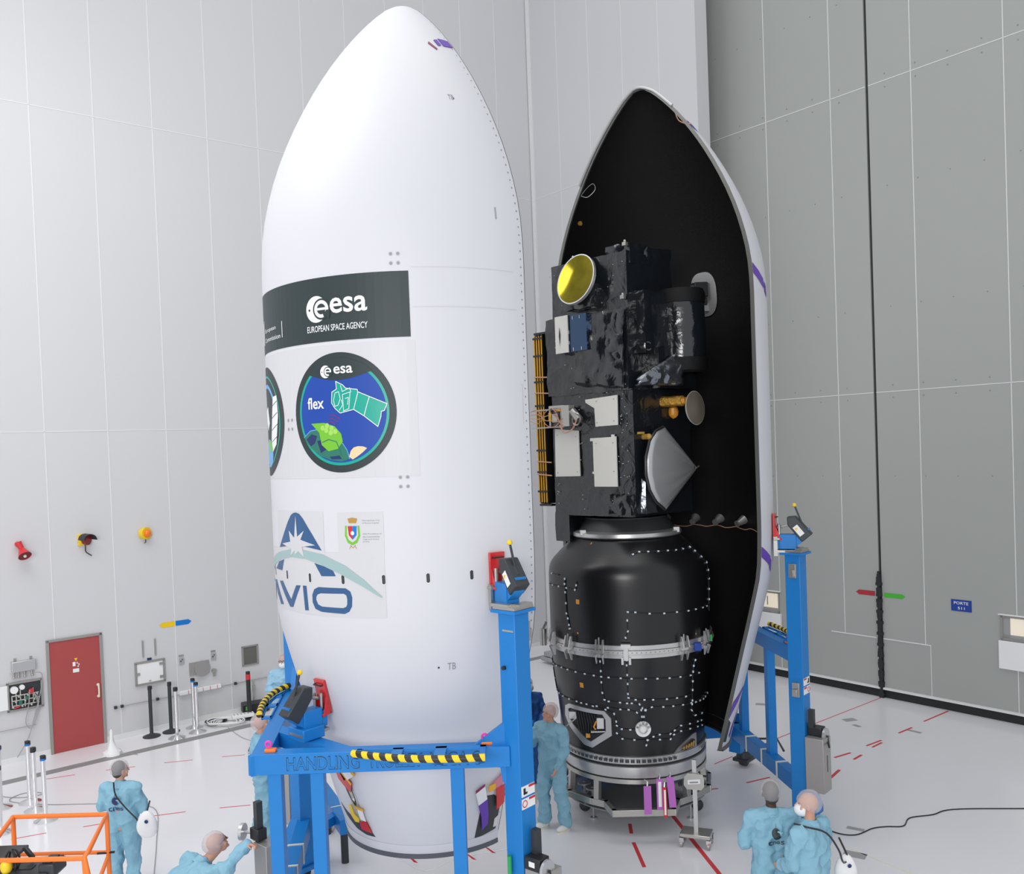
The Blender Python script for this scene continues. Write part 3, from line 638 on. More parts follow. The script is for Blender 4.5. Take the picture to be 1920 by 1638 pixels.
for i, (q0, q1) in enumerate((((-115.66, 4.649), (-111.02, 4.605)), ((-115.73, 4.612), (-111.97, 4.575)), ((-115.81, 4.578), (-112.93, 4.552)))):
    a.line([(X(q0[0]), q0[1]), (X((q0[0]+q1[0])/2), (q0[1]+q1[1])/2+.018), (X(q1[0]), q1[1])], .007, K['maroon'], .0086)
a.build('round_emblem', F1)
a = Art(f1, .08); pc = (X(-159.3), 4.64)
a.disc(pc, R0, K['navy'], .004, n=80); a.ring(pc, .47, .49, K['teal'], .0056); a.ring(pc, .36, .40, K['sky'], .0056, a0=rad(20), a1=rad(160))
a.poly([(pc[0]+.30, pc[1]+.25), (pc[0]+.42, pc[1]+.26), (pc[0]+.44, pc[1]+.05), (pc[0]+.36, pc[1]-.25), (pc[0]+.22, pc[1]-.33), (pc[0]+.18, pc[1]-.2)], K['vwhite'], .0064)
for k in range(4): a.line([(pc[0]+.22, pc[1]-.22+.12*k), (pc[0]+.42, pc[1]-.16+.12*k)], .008, K['navy'], .0072)
a.disc((pc[0]+.06, pc[1]-.34), .17, K['sky'], .0064, n=40, ry=.15); a.poly([(pc[0]+.0, pc[1]-.2), (pc[0]+.16, pc[1]-.21), (pc[0]+.22, pc[1]-.30), (pc[0]+.08, pc[1]-.34)], K['green'], .0072)
a.poly([(pc[0]-.2, pc[1]+.1), (pc[0]+.05, pc[1]+.16), (pc[0]+.12, pc[1]-.02), (pc[0]+.02, pc[1]-.1)], K['vwhite'], .0064)
a.build('round_emblem', F1)
# company emblem and name
a = Art(f1, .06); av = K['avblue']
a.poly(PX([[-148.6, 3.309], [-144.26, 3.444], [-139.89, 3.591], [-137.42, 3.661], [-135.6, 3.683], [-134.0, 3.688], [-132.04, 3.675], [-129.99, 3.628], [-125.21, 3.465], [-121.23, 3.315], [-127.0, 3.338], [-131.96, 3.352], [-137.83, 3.346]]), av, .004)
st = PX([[-134.29, 3.655], [-133.74, 3.442], [-129.68, 3.507], [-131.82, 3.414], [-124.08, 3.366], [-131.1, 3.343], [-130.33, 3.241], [-133.48, 3.297], [-135.81, 3.255], [-135.7, 3.301], [-138.68, 3.245], [-137.95, 3.313], [-145.33, 3.354], [-138.57, 3.385], [-139.36, 3.501], [-135.71, 3.429]])
sw = PX([[-163.5, 3.07], [-160.23, 3.157], [-155, 3.215], [-149.09, 3.259], [-139.08, 3.303], [-129.48, 3.31], [-120.6, 3.275], [-111.43, 3.169], [-104.95, 3.038], [-98.38, 2.86], [-99.15, 2.86], [-106.16, 2.982], [-113.98, 3.092], [-122.84, 3.185], [-129.65, 3.224], [-138.17, 3.228], [-147.68, 3.185], [-156.86, 3.102], [-161.5, 3.03]])
a.poly(sw, K['sage'], .005); a.poly(st, K['sheet'], .0062)
for L in ([[-144.54, 3.191], [-147.01, 3.069], [-155.08, 3.066], [-150.23, 3.153]], [[-124.92, 3.188], [-116.99, 3.136], [-115.61, 3.065], [-121.86, 3.06]],
          [[-150.87, 2.946], [-147.05, 2.958], [-140.58, 2.782], [-136.08, 2.941], [-133.2, 2.946], [-139.51, 2.705], [-142.0, 2.7]], [[-131.88, 2.948], [-129.79, 2.949], [-129.5, 2.70], [-131.6, 2.695]],
          [[-159.3, 2.933], [-156.0, 2.945], [-148.3, 2.706], [-152.0, 2.692], [-154.3, 2.755], [-156.5, 2.79], [-157.6, 2.88], [-161.8, 2.70], [-164.5, 2.70]]): a.poly(PX(L), av, .004)
Oo = [[-123.63, 2.948], [-111.95, 2.949], [-110.16, 2.918], [-109.54, 2.859], [-109.85, 2.77], [-111.02, 2.717], [-112.86, 2.693], [-123.0, 2.7], [-125.89, 2.724], [-127.07, 2.79], [-126.94, 2.866], [-125.76, 2.922]]
Oi = [[-122.75, 2.886], [-112.68, 2.894], [-111.75, 2.878], [-111.49, 2.843], [-111.63, 2.791], [-112.1, 2.765], [-113.35, 2.752], [-122.32, 2.754], [-124.24, 2.773], [-124.98, 2.817], [-124.88, 2.847], [-124.24, 2.871]]
a.poly(PX(Oo), av, .004); a.poly(PX(Oi), K['sheet'], .0052)
a.build('company_emblem', F1)
# small coat of arms with print
a = Art(f1, .05); cx = X(-108.3)
a.poly(PX([[-109.95, 3.632], [-108.2, 3.642], [-106.35, 3.631], [-106.85, 3.587], [-109.55, 3.588]]), K['gold'], .004)
a.poly(PX([[-111.0, 3.563], [-105.69, 3.562], [-105.5, 3.463], [-106.7, 3.395], [-108.45, 3.372], [-110.2, 3.395], [-111.2, 3.463]]), K['green'], .004)
a.poly(PX([[-110.3, 3.563], [-106.4, 3.562], [-106.2, 3.47], [-107, 3.425], [-108.4, 3.40], [-109.8, 3.425], [-110.4, 3.47]]), K['sheet'], .0048)
a.poly(PX([[-110.0, 3.559], [-108.3, 3.559], [-108.3, 3.425], [-109.7, 3.47]]), K['red'], .0054); a.poly(PX([[-108.3, 3.559], [-106.6, 3.559], [-106.8, 3.47], [-108.3, 3.425]]), K['sblue'], .0054)
a.disc((X(-108.3), 3.49), .02, K['vwhite'], .006, n=12)
a.line(PX([[-109.2, 3.37], [-108.3, 3.345], [-107.4, 3.37]]), .006, K['gold'], .004); a.line(PX([[-109.6, 3.34], [-108.9, 3.37]]), .005, K['gold']); a.line(PX([[-107.0, 3.34], [-107.7, 3.37]]), .005, K['gold'])
for s_, h_, wd in (('Metropolitan City', 3.602, 6.2), ('of Rome Capital', 3.577, 5.8), ('2025 Presidency of', 3.472, 6.6), ('the Communities', 3.446, 5.9), ('Vega and Ariane', 3.420, 5.7), ('(CVA)', 3.396, 2.3)):
    a.text(s_, X(-104.6), h_, rad(wd)*1.668, K['text'], .004, h=.016)
a.build('coat_of_arms_print', F1)
# fasteners, slots, seams
a = Art(f1, .3); edge = B1+90
h = .35
while h < 9.0:
    a.disc((X(edge-1.6), h) if h < 6.6 else (X(edge-1.6-(h-6.6)*.9), h), .009, K['text'], .003, n=8); h += .082
a.build('edge_fastener', F1)
a = Art(f1, .1)
for k in range(0, 7):
    a = Art(f1, .1); az = -68.2-14.85*k; o = []
    for i in range(16): an = 2*PI*i/16; o.append((X(az)+.021*math.cos(an), 3.035+.028*(1 if math.sin(an) > 0 else -1)+.021*math.sin(an)))
    a.poly(o, K['dgrey'], .003); a.line(o, .005, K['vwhite'], .0035, True); a.build('vent_slot', F1)
def dots4(az, h):
    for i in (-.035, .035):
        for j in (-.045, .045): a = Art(f1, .1); a.disc((X(az)+i, h+j), .018, K['greytape'], .003, n=16); a.disc((X(az)+i, h+j), .008, K['text'], .0036, n=10); a.build('plug', F1)
dots4(-90.0, 6.116); dots4(-89.7, 3.974); dots4(-135.2, 4.58)
a = Art(f1, .1)
a.text('TB', X(-77.2), 2.10, .09, K['text'], .003, h=.07); a.disc((X(-80.4), 2.13), .011, K['dgrey'], .003, n=10)
a.text('TB', X(-64.2), 7.81, .08, K['text'], .003, h=.06); a.disc((X(-61.5), 7.83), .010, K['dgrey'], .003, n=10)
quad(a, -53.6, -53.0, 6.54, 6.66, K['greytape'], .003)
a.line([(X(-84.5), 6.03), (X(-47), 6.03)], .005, K['sheet'], .003); a.line([(X(-84.5), 5.65), (X(-46), 5.65)], .006, K['sheet'], .003)
a.line([(X(-44.5), 4.5), (X(-44.5), 4.9), (X(-45.5), 4.9)], .006, K['sheet'], .003)
a.build('surface_marking', F1)
# base flange and lower openings
m = MB(); m.lathe((C1[0], C1[1], ZB), [(prof(.14)+.003, .14), (prof(.11)+.012, .11), (prof(.05)+.012, .046), (prof(0), .046)], 96, rad(B1-90), rad(B1+90)); m.build('base_flange', K['white'], F1)
a = Art(f1, .05); cc = (X(-133.4), .695)
def oval(sc, dx=0, dy=0): return [(cc[0]+dx+.175*sc*math.cos(q)*-.55-.10*sc*math.sin(q), cc[1]+dy+.25*sc*math.cos(q)-.02*sc*math.sin(q)) for q in [2*PI*i/48 for i in range(48)]]
a.poly(oval(1.0), K['alu'], .003); a.poly(oval(.74, -.02, .01), K['black'], .005)
a.poly([(cc[0]-.03, cc[1]+.0), (cc[0]+.045, cc[1]+.02), (cc[0]+.075, cc[1]-.09), (cc[0]+.06, cc[1]-.14), (cc[0]+.0, cc[1]-.11)], K['steel'], .0062)
a.poly([(cc[0]+.02, cc[1]-.10), (cc[0]+.065, cc[1]-.08), (cc[0]+.07, cc[1]-.13), (cc[0]+.03, cc[1]-.14)], K['chrome'], .007)
a.build('access_hatch', F1)
a = Art(f1, .05); a.poly(PX([[-152, .45], [-144, .38], [-134, .345], [-126, .30], [-121.8, .19], [-129, .185], [-138, .22], [-147, .32]]), K['dgrey'], .003); a.build('lower_opening', F1)
a = Art(f1, .05); a.poly(PX([[-57, .62], [-50, .60], [-44.0, .50], [-44.5, .17], [-52, .15], [-60, .13]]), K['dgrey'], .003)
a.poly(PX([[-47, .30], [-44, .33], [-44, .2], [-47, .2]]), K['chrome'], .006); a.build('lower_opening', F1)
# things hung on the fairing base (tags, wraps)
def tagset(name, label, cat, items, base, group=None):
    t = thing(name, label, cat, f1(X(base[0]), base[1], .02), group=group)
    for nm, L, m_, o_ in items:
        a = Art(f1, .05); a.poly(PX(L), m_, o_+.004); a.poly(PX([[q[0], q[1]] for q in L]), m_, o_-.002); a.build(nm, t)
    return t
tagset('red_warning_tag', 'red warning tag with white label hanging over the oval hatch of the white fairing', 'tag', [
    ('red_strip', [[-141.5, .98], [-139, .98], [-134.5, .80], [-131, .86], [-128.5, .80], [-131.5, .68], [-136, .74], [-140, .80]], K['red'], .02),
    ('label_card', [[-134.5, .93], [-130, .99], [-125.5, .90], [-131, .83]], K['label'], .025),
    ('tape_strip', [[-137.2, .93], [-136.4, .97], [-128.5, .80], [-129.5, .77]], K['ytape'], .022), ('tape_strip', [[-131.5, 1.02], [-130.5, 1.06], [-124, .93], [-125, .90]], K['ytape'], .028)], (-134, .8))
tagset('red_warning_tag', 'red warning tag with yellow cap over the lower left opening of the white fairing', 'tag', [
    ('red_strip', [[-131, .34], [-125, .37], [-122.6, .24], [-131, .25]], K['red'], .02), ('label_card', [[-129.6, .50], [-125.6, .50], [-125, .37], [-129.4, .38]], K['label'], .024),
    ('tape_strip', [[-131, .53], [-124.5, .52], [-124.5, .49], [-131, .50]], K['ytape'], .026), ('yellow_cap', [[-136, .52], [-133.5, .54], [-132.5, .43], [-129.5, .39], [-130.5, .34], [-134, .33], [-136.5, .40]], K['yellow'], .035)], (-129, .35))
tagset('purple_warning_tag', 'purple warning tag with white card over the lower right opening of the white fairing', 'tag', [
    ('label_card', [[-62.5, .70], [-57.5, .76], [-55, .58], [-60, .53]], K['label'], .02), ('dark_bar', [[-62.5, .71], [-57.5, .77], [-57.6, .74], [-62.4, .68]], K['maroon'], .024),
    ('purple_strip', [[-60, .53], [-55, .58], [-53, .40], [-52.5, .28], [-56, .22], [-57.5, .38]], K['purple'], .022)], (-57, .5))
tagset('wrapped_cap', 'red and pink wrapped cap taped at the right edge of the white fairing base', 'cap', [
    ('pink_film', [[-53, .76], [-47, .84], [-43, .86], [-42, .74], [-47, .70], [-50, .66]], K['pink'], .03), ('red_film', [[-50.5, .68], [-45, .70], [-43, .48], [-48, .42]], K['red'], .035),
    ('tape_strip', [[-55.5, .74], [-51.5, .75], [-51, .68], [-55, .66]], K['ytape'], .035)], (-47, .6))
tagset('purple_flag', 'purple tape flag near the nose of the tall white fairing', 'flag', [
    ('purple_tape', [[-55, 8.66], [-44, 8.67], [-43, 8.58], [-53, 8.555]], K['purple'], .004), ('purple_tape', [[-60, 8.62], [-56.5, 8.64], [-55, 8.56], [-58, 8.54]], K['purple'], .005), ('label_edge', [[-66, 8.55], [-65, 8.58], [-60, 8.49], [-61, 8.47]], K['maroon'], .004)], (-50, 8.6))

# second half, open side towards the payload
F2 = fairing(C2, B2, 'open fairing half on the right showing its black lined inside')
def f2i(x, y, o): return surf(C2, x, y, -.05-o)
def f2o(x, y, o): return surf(C2, x, y, o)
a = Art(f2i, 9)
def rr(c, rx, rz, n=4.0, k=40): return [(c[0]+rx*abs(math.cos(t))**(2/n)*(1 if math.cos(t) > 0 else -1), c[1]+rz*abs(math.sin(t))**(2/n)*(1 if math.sin(t) > 0 else -1)) for t in [2*PI*i/k for i in range(k)]]
a.poly(rr((46.5, 6.53), 8.2, .34, 2.8), K['alu'], .01); a.poly(rr((47.0, 6.53), 5.8, .26, 2.8), K['black'], .016); a.build('interior_hatch', F2)
m = MB(); c = surf(C2, 47, 6.6, -.14); m.box(c, (.2, .16, .22)); m.box(surf(C2, 49, 6.42, -.12), (.24, .14, .12)); m.ball(surf(C2, 50.5, 6.62, -.16), .10); m.build('hatch_mechanism', K['black'], F2, bevel=.01)
m = MB(); m.box(surf(C2, 44.8, 6.33, -.08), (.1, .03, .12)); m.build('hatch_plate', K['alu'], F2)
for az in (23.7, 41.2, 56.6, 73.5):
    m = MB(); p = surf(C2, az, 3.05, -.05); q = surf(C2, az, 3.0, -.17); m.cyl(p, q, .075, .04, 14); m.cyl(q, q+(q-p)*.2, .05, .05, 12); m.build('duct_cup', K['alu'], F2)
m = MB(); m.tube(smoothpath([surf(C2, z_, 2.93+.015*math.sin(z_*1.1)-.002*abs(z_-50)*.3, -.06) for z_ in range(82, -2, -4)]), .007, 5); m.build('liner_cable', K['wirepink'], F2)
m = MB(); p = surf(C2, 129.9, 7.66, -.05); m.cyl(p, surf(C2, 129.9, 7.66, -.08), .035, n=14); m.build('round_plug', K['gold'], F2)
e2 = V3((math.cos(rad(B2)), math.sin(rad(B2)), 0))
m = MB()   # thicker nose lip
P = [surf(C2, B2+90, h_, .012)-e2*.02 for h_ in (8.15, 8.4, 8.65, 8.9, 9.1, 9.22, 9.3)]+[surf(C2, B2-90, h_, .012)-e2*.02 for h_ in (9.22, 9.1, 8.9)]
m.tube(smoothpath(P, 3), .022, 8); m.build('nose_lip', K['alu'], F2)
def loop(name, pts, r, mm, parent): m = MB(); m.tube(smoothpath(pts), r, 6); return m.build(name, mm, parent)
loop('wire_loop', [surf(C2, B2+88, 8.02, -.05), surf(C2, B2+84, 8.0, -.12), surf(C2, B2+80, 8.1, -.16), surf(C2, B2+83, 8.18, -.12), surf(C2, B2+86, 8.1, -.05), surf(C2, B2+90, 7.9, -.02)], .005, K['alu'], F2)
loop('wire_loop', [surf(C2, B2-88, 8.80, -.05), surf(C2, B2-85, 8.7, -.1), surf(C2, B2-88, 8.62, -.05), surf(C2, B2-91, 8.58, .03)], .008, K['wirepink'], F2)
loop('wire_loop', [surf(C2, B2-88, 6.53, -.03), surf(C2, B2-84, 6.5, -.1), surf(C2, B2-84, 6.42, -.1), surf(C2, B2-88, 6.40, -.03)], .008, K['alu'], F2)
def flag2(items, label, base):
    t = thing('purple_flag', label, 'flag', f2o(base[0], base[1], .01))
    for nm, L, m_ in items:
        a = Art(f2o, 9); a.poly(L, m_, .008); a.build(nm, t)
flag2([('purple_tape', [(-41, 8.66), (-33, 8.60), (-34, 8.48), (-41, 8.54)], K['purple'])], 'purple tape flag near the nose of the open fairing half', (-38, 8.6))
flag2([('purple_tape', [(-41.3, 6.57), (-29, 6.40), (-29, 6.27), (-41.3, 6.43)], K['purple']), ('purple_tape', [(-27.5, 6.38), (-24, 6.32), (-23, 6.16), (-27.5, 6.24)], K['purple'])], 'purple tape flag half way up the rim of the open fairing half', (-35, 6.45))
flag2([('purple_tape', [(-41.3, 2.84), (-30, 2.68), (-30, 2.54), (-41.3, 2.70)], K['purple']), ('label_edge', [(-30.5, 2.66), (-28, 2.62), (-27, 2.45), (-30.5, 2.52)], K['purple'])], 'purple tape flag beside the red clamp pad of the open fairing half', (-35, 2.6))
flag2([('purple_tape', [(-41.5, .62), (-40, .70), (-24, .86), (-25, .78), (-39, .52), (-41.5, .45)], K['purple']), ('purple_tape', [(-33, .18), (-31, .30), (-20, .62), (-22, .45), (-29, .12)], K['purple'])], 'purple tape strips at the lower tip of the open fairing half', (-35, .5))
a = Art(f2o, 9); a.poly([(-41.2, .45), (-36, .38), (-36, .10), (-41.2, .12)], K['dgrey'], .004); a.build('lower_opening', F2)
m = MB(); m.lathe((C2[0], C2[1], ZB), [(.90, -.01), (.962, -.01), (.962+.03, .17), (.93+.03, .17)], 64, rad(B2-90), rad(B2+90)); m.build('base_band', K['rim'], F2)

# ------------------------------------------------------------------ handling trolleys
def trolley(C, back, label, legs, vR, vL, text, low=True):
    U = V3((math.cos(rad(back)), math.sin(rad(back)), 0)); Vv = V3((.749, -.663, 0))
    c = V3((C[0], C[1], 0)); Zv = V3((0, 0, 1))
    def L(u, v, z): return c+U*u+Vv*v+Zv*z
    t = thing('handling_trolley', label, 'trolley', (C[0], C[1], 0)); ax = (U, Vv, Zv)
    E = [vR, vL]; A = (2.24, 0.0); zt = 2.55
    # posts
    for (u, v) in E:
        m = MB(); m.box(L(u, v, 2.02), (.21, .21, 3.62), ax); o = m.build('post', K['blue'], t, bevel=.008)
        m = MB(); m.box(L(u, v, 3.845), (.31, .31, .03), ax); m.build('post_plate', K['blue'], t)
        m = MB(); m.box(L(u, v, 3.875), (.28, .28, .025), ax); m.box(L(u-.02, v+.1, 3.90), (.2, .1, .03), ax); m.box(L(u+.1, v-.05, 3.90), (.08, .22, .03), ax); m.build('slide_plate', K['steel'], t)
        s = 1 if v > 0 else -1
        for z in (3.62, 2.02):
            m = MB(); m.box(L(u-.135, v+s*.02, z), (.06, .10, .19), ax); m.box(L(u-.18, v+s*.02, z-.03), (.05, .07, .09), ax); m.build('latch_box', K['steel'], t, bevel=.004)
        m = MB(); m.box(L(u+.108, v+.02*s, 3.66), (.006, .14, .018), ax); m.build('scale_mark', K['steel'], t)
        m = MB(); m.cyl(L(u+.09, v-.04*s, 3.30), L(u+.135, v-.04*s, 3.30), .02, n=12); m.build('bolt', K['black'], t)
        d = s*.107
        for z, nm in ((2.12, 'A'), (2.0, 'B')):
            lb = MB(); lb.box(L(u, v+d, z), (.19, .004, .10), ax); o = lb.build('warning_label', K['label'], t, smooth=0)
            lb = MB(); lb.box(L(u-.05, v+d+s*.003, z+.035), (.085, .003, .022), ax); lb.build('red_strip', K['red'], o, smooth=0)
            lb = MB(); p = L(u+.055, v+d+s*.003, z)
            if nm == 'A': lb.box(p, (.03, .003, .06), ax); lb.box(L(u+.04, v+d+s*.003, z-.02), (.05, .003, .02), ax); lb.build('pictogram', K['black'], o, smooth=0)
            else:
                lb.tube([L(u+.055+.032*math.cos(q), v+d+s*.003, z+.032*math.sin(q)) for q in [2*PI*i/16 for i in range(16)]], .005, 4, closed=True); lb.build('pictogram', K['red'], o, smooth=0)
        # jack cabinet outside each post
        m = MB(); m.box(L(u-.02, v+s*.245, 1.04), (.25, .25, .72), ax); o = m.build('jack_cabinet', K['cabinet'], t, bevel=.006)
        m = MB(); m.box(L(u+.03, v+s*.21, 1.46), (.15, .19, .12), ax); m.build('gear_box', K['black'], o, bevel=.01)
        m = MB(); m.box(L(u-.02, v+s*.17, 1.63), (.07, .07, .24), ax); m.build('jack_column', K['dgrey'], o)
        m = MB(); m.cyl(L(u+.03, v+s*.32, 1.42), L(u+.03, v+s*.35, 1.42), .095, n=28); m.build('hand_wheel', K['alu'], o)
        m = MB(); m.tube([L(u+.03, v+s*.36, 1.42), L(u+.02, v+s*.37, 1.34), L(u-.07, v+s*.42, 1.30)], .014, 8); m.build('crank_handle', K['black'], o)
        m = MB(); m.box(L(u+.107, v+s*.21, 1.46), (.004, .07, .05), ax); m.build('label_plate', K['label'], o)
        m = MB(); m.box(L(u-.02, v+s*.372, 1.06), (.012, .004, .22), ax); m.build('door_slot', K['black'], o)
        # foot
        m = MB(); m.box(L(u, v, .18), (.30, .30, .06), ax); m.prism([L(u+.10, v-.1*s, .8), L(u+.45, v-.1*s, .3), L(u+.45, v-.1*s, .2), L(u+.1, v-.1*s, .2)], Vv*(.2*s)); m.build('post_foot', K['blue'], t, bevel=.006)
        m = MB(); m.cyl(L(u+.02, v+.04*s, .085), L(u+.02, v-.04*s, .085), .085, n=24); m.cyl(L(u+.36, v+.03, .085), L(u+.36, v-.03, .085), .085, n=24); m.build('caster', K['black'], t)
        m = MB(); m.box(L(u+.02, v, .14), (.1, .12, .05), ax); m.box(L(u+.36, v, .15), (.1, .12, .08), ax); m.build('caster_fork', K['steel'], t)
    # upper and lower V beams with plates, bumpers
    for s, (u, v) in ((1, vR), (-1, vL)):
        a3, e3 = V3((A[0], A[1])+(0,)), V3((u, v, 0)); d = (e3-a3).normalized(); n = V3((d.y, -d.x, 0)) if s > 0 else V3((-d.y, d.x, 0)); Ln = (e3-a3).length
        def B(x, y, z): q = a3+d*x+n*y; return L(q.x, q.y, z)
        D, Nn = U*d.x+Vv*d.y, U*n.x+Vv*n.y
        m = MB(); m.hexa([B(-.02, -.085, zt-.2), B(Ln-.08, -.085, zt-.2), B(Ln-.08, .085, zt-.2), B(-.10, .085, zt-.2), B(-.02, -.085, zt), B(Ln-.08, -.085, zt), B(Ln-.08, .085, zt), B(-.10, .085, zt)]); o = m.build('upper_beam', K['blue'], t, bevel=.006); o.location.z += (0 if s > 0 else -.004)
        m = MB(); m.prism([B(Ln-.45, .03, zt-.02), B(Ln-.06, .03, zt+.26), B(Ln-.06, .03, zt-.44), B(Ln-.16, .03, zt-.36), B(Ln-.18, .03, zt-.22), B(Ln-.45, .03, zt-.2)], -Nn*.06); m.build('gusset', K['blue'], t)
        m = MB(); m.hexa([B(-.05, -.10, .58), B(Ln-.05, -.10, .58), B(Ln-.05, .06, .58), B(-.10, .06, .58), B(-.05, -.10, .80), B(Ln-.05, -.10, .80), B(Ln-.05, .06, .80), B(-.10, .06, .80)]); m.build('lower_beam', K['blue'], t, bevel=.006)
        for x in (.75, 1.35, 1.9):
            m = MB(); m.box(B(x, -.02, .805), (.03, .19, .012), (D, Nn, Zv)); m.box(B(x, -.107, .69), (.03, .012, .24), (D, Nn, Zv)); m.build('pale_strap', K['ivory'], t)
        # bumper plate: an arc outside the beam with three openings
        cu = []; q3 = ((1.82, .90), (1.66, 1.53), (1.18, 1.98)) if (s > 0 and text) else ((1.63, .93*s), (1.15, 1.62*s), (.72, 1.70*s))
        for i in range(13):
            f = i/12; x_ = q3[0][0]*(1-f)**2+2*f*(1-f)*q3[1][0]+f*f*q3[2][0]; y_ = q3[0][1]*(1-f)**2+2*f*(1-f)*q3[1][1]+f*f*q3[2][1]; cu.append(V3((x_, y_, 0)))
        def inner(p): return a3+d*((p-a3).dot(d))+n*.07
        m = MB()
        for i in range(12):
            for za, (f0, f1_) in ((0, (0, .12)), (0, (.78, 1))):
                P0, P1 = cu[i], cu[i+1]; I0, I1 = inner(P0), inner(P1)
                q = [I0.lerp(P0, f0), I1.lerp(P1, f0), I1.lerp(P1, f1_), I0.lerp(P0, f1_)]
                m.hexa([L(k.x, k.y, zt-.005) for k in q]+[L(k.x, k.y, zt+.02) for k in q])
            if i in (0, 3, 4, 7, 8, 11):
                f = (0, .5) if i in (0, 4, 8) else (.5, 1)
                P0, P1 = cu[i].lerp(cu[i+1], f[0]), cu[i].lerp(cu[i+1], f[1]); I0, I1 = inner(P0), inner(P1)
                q = [I0, I1, P1, P0]; m.hexa([L(k.x, k.y, zt-.005) for k in q]+[L(k.x, k.y, zt+.02) for k in q])
        m.build('bumper_plate', K['blue'], t, smooth=0)
        m = MB(); pts = smoothpath([L(k.x*1.01, k.y*1.01, zt+.055) for k in cu], 4); m.tube(pts, .034, 10); o = m.build('hazard_bumper', K['hazard'], t)
        uv = o.data.uv_layers.new(name='UVMap'); mw = OFF[o]
        acc = [0]; 
        for p, q in zip(pts, pts[1:]): acc.append(acc[-1]+(q-p).length)
        for lp in o.data.loops:
            co = o.data.vertices[lp.vertex_index].co+mw; k = min(range(len(pts)), key=lambda j: (pts[j]-co).length_squared)
            uv.data[lp.index].uv = (acc[k]/.125, (co.z-pts[k].z)*4)
        # legs under the beam
        for x in legs[0 if s > 0 else 1]:
            m = MB(); m.box(B(x, -.0, (zt-.2+.75)/2), (.13, .12, zt-.2-.75), (D, Nn, Zv)); m.build('leg', K['blue'], t, bevel=.005)
        # magenta and orange marker on the beam
        m = MB(); xx = .08 if s > 0 else Ln-.42
        for x in ((.10, Ln-.30) if s > 0 else ()):
            m = MB(); m.box(B(x, 0, zt+.015), (.11, .07, .035), (D, Nn, Zv)); o = m.build('orange_block', K['orange'], t, bevel=.01)
            m = MB(); m.tube([B(x-.02+.026*math.cos(q_), 0, zt+.075+.026*math.sin(q_)) for q_ in [2*PI*i_/14 for i_ in range(14)]], .012, 6, closed=True); m.build('magenta_knob', K['magenta'], o)
    # gusset web inside the V carrying the middle clamp
    zc = zt-.008; m = MB(); m.hexa([L(1.60, -.62, zt-.16), L(1.76, -.50, zt-.16), L(1.76, .50, zt-.16), L(1.60, .62, zt-.16), L(1.60, -.62, zc), L(1.76, -.50, zc), L(1.76, .50, zc), L(1.60, .62, zc)]); m.build('cross_beam', K['blue'], t)
    m = MB(); m.box(L(1.70, 0, zt+.06), (.26, .26, .12), ax); m.build('clamp_pedestal', K['blue'], t, bevel=.01)
    # apex jack cabinet
    sg = -1
    m = MB(); m.box(L(1.98, sg*.33, 1.08), (.22, .22, .84), ax); o = m.build('jack_cabinet', K['cabinet'], t, bevel=.006)
    m = MB(); m.box(L(2.03, sg*.44, 1.57), (.11, .15, .12), ax); m.build('gear_box', K['black'], o, bevel=.01)
    m = MB(); m.box(L(2.03, sg*.43, 1.76), (.07, .06, .28), ax); m.build('jack_column', K['dgrey'], o)
    m = MB(); m.cyl(L(2.10, sg*.59, 1.57), L(2.12, sg*.62, 1.57), .085, n=26); m.cyl(L(2.10, sg*.60, 1.57), L(2.05, sg*.5, 1.57), .02, n=8); m.build('hand_wheel', K['alu'], o)
    m = MB(); m.prism([L(2.24, -.1, .95), L(2.6, -.1, .45), L(2.6, -.1, .3), L(2.2, -.1, .3)], Vv*.2); m.build('apex_foot', K['blue'], t)
    m = MB(); m.cyl(L(2.52, .05, .1), L(2.52, -.05, .1), .10, n=24); m.box(L(2.52, 0, .12), (.3, .26, .05), ax); m.tube([L(2.52, 0, .14), L(2.5, 0, .5)], [.13, .06], 12); m.build('caster', K['dgrey'], t)
    # clamp heads
    def head(pr, P, tilt):
        R = (P-c); R.z = 0; R.normalize(); T = Zv.cross(R)
        def Q(r, q, z): return P+R*r+T*q+Zv*z
        o = MB().box(Q(.20, 0, -.20), (.22, .15, .20), (R, T, Zv)).box(Q(.06, 0, -.22), (.08, .13, .16), (R, T, Zv)).build('clamp_bracket', K['blue'], pr, bevel=.008)
        m = MB(); m.prism([Q(.26, -.06, -.30), Q(.44, -.06, -.16), Q(.48, -.06, -.02), Q(.36, -.06, -.04), Q(.26, -.06, -.14)], T*.12); m.build('clamp_arm', K['blue'], o)
        m = MB(); m.box(Q(.045, -.09, -.26), (.05, .03, .26), (R, T, Zv)); m.box(Q(.2, 0, -.325), (.34, .22, .03), (R, T, Zv)); m.cyl(Q(.02, -.1, -.16), Q(.10, -.1, -.16), .018, n=10); m.build('slide_rail', K['steel'], o)
        ta = R*math.sin(tilt)+Zv*math.cos(tilt); na = R*math.cos(tilt)-Zv*math.sin(tilt)
        m = MB(); m.box(P+na*.024-Zv*.0, (.03, .17, .36), (na, T, ta)); m.box(P+na*.07-ta*.165, (.11, .17, .03), (na, T, ta))
        for q in (-.075, .075): m.prism([P+na*.03-ta*.17+T*q, P+na*.12-ta*.17+T*q, P+na*.04+ta*.02+T*q], T*.012)
        m.build('pad', K['red'], o, bevel=.006)
        m = MB(); m.tube([P+na*.03+T*.06+ta*.13, P+na*.06+T*.06+ta*.13, P+na*.06-T*.06+ta*.13, P+na*.03-T*.06+ta*.13], .009, 6); m.build('pad_handle', K['black'], o)
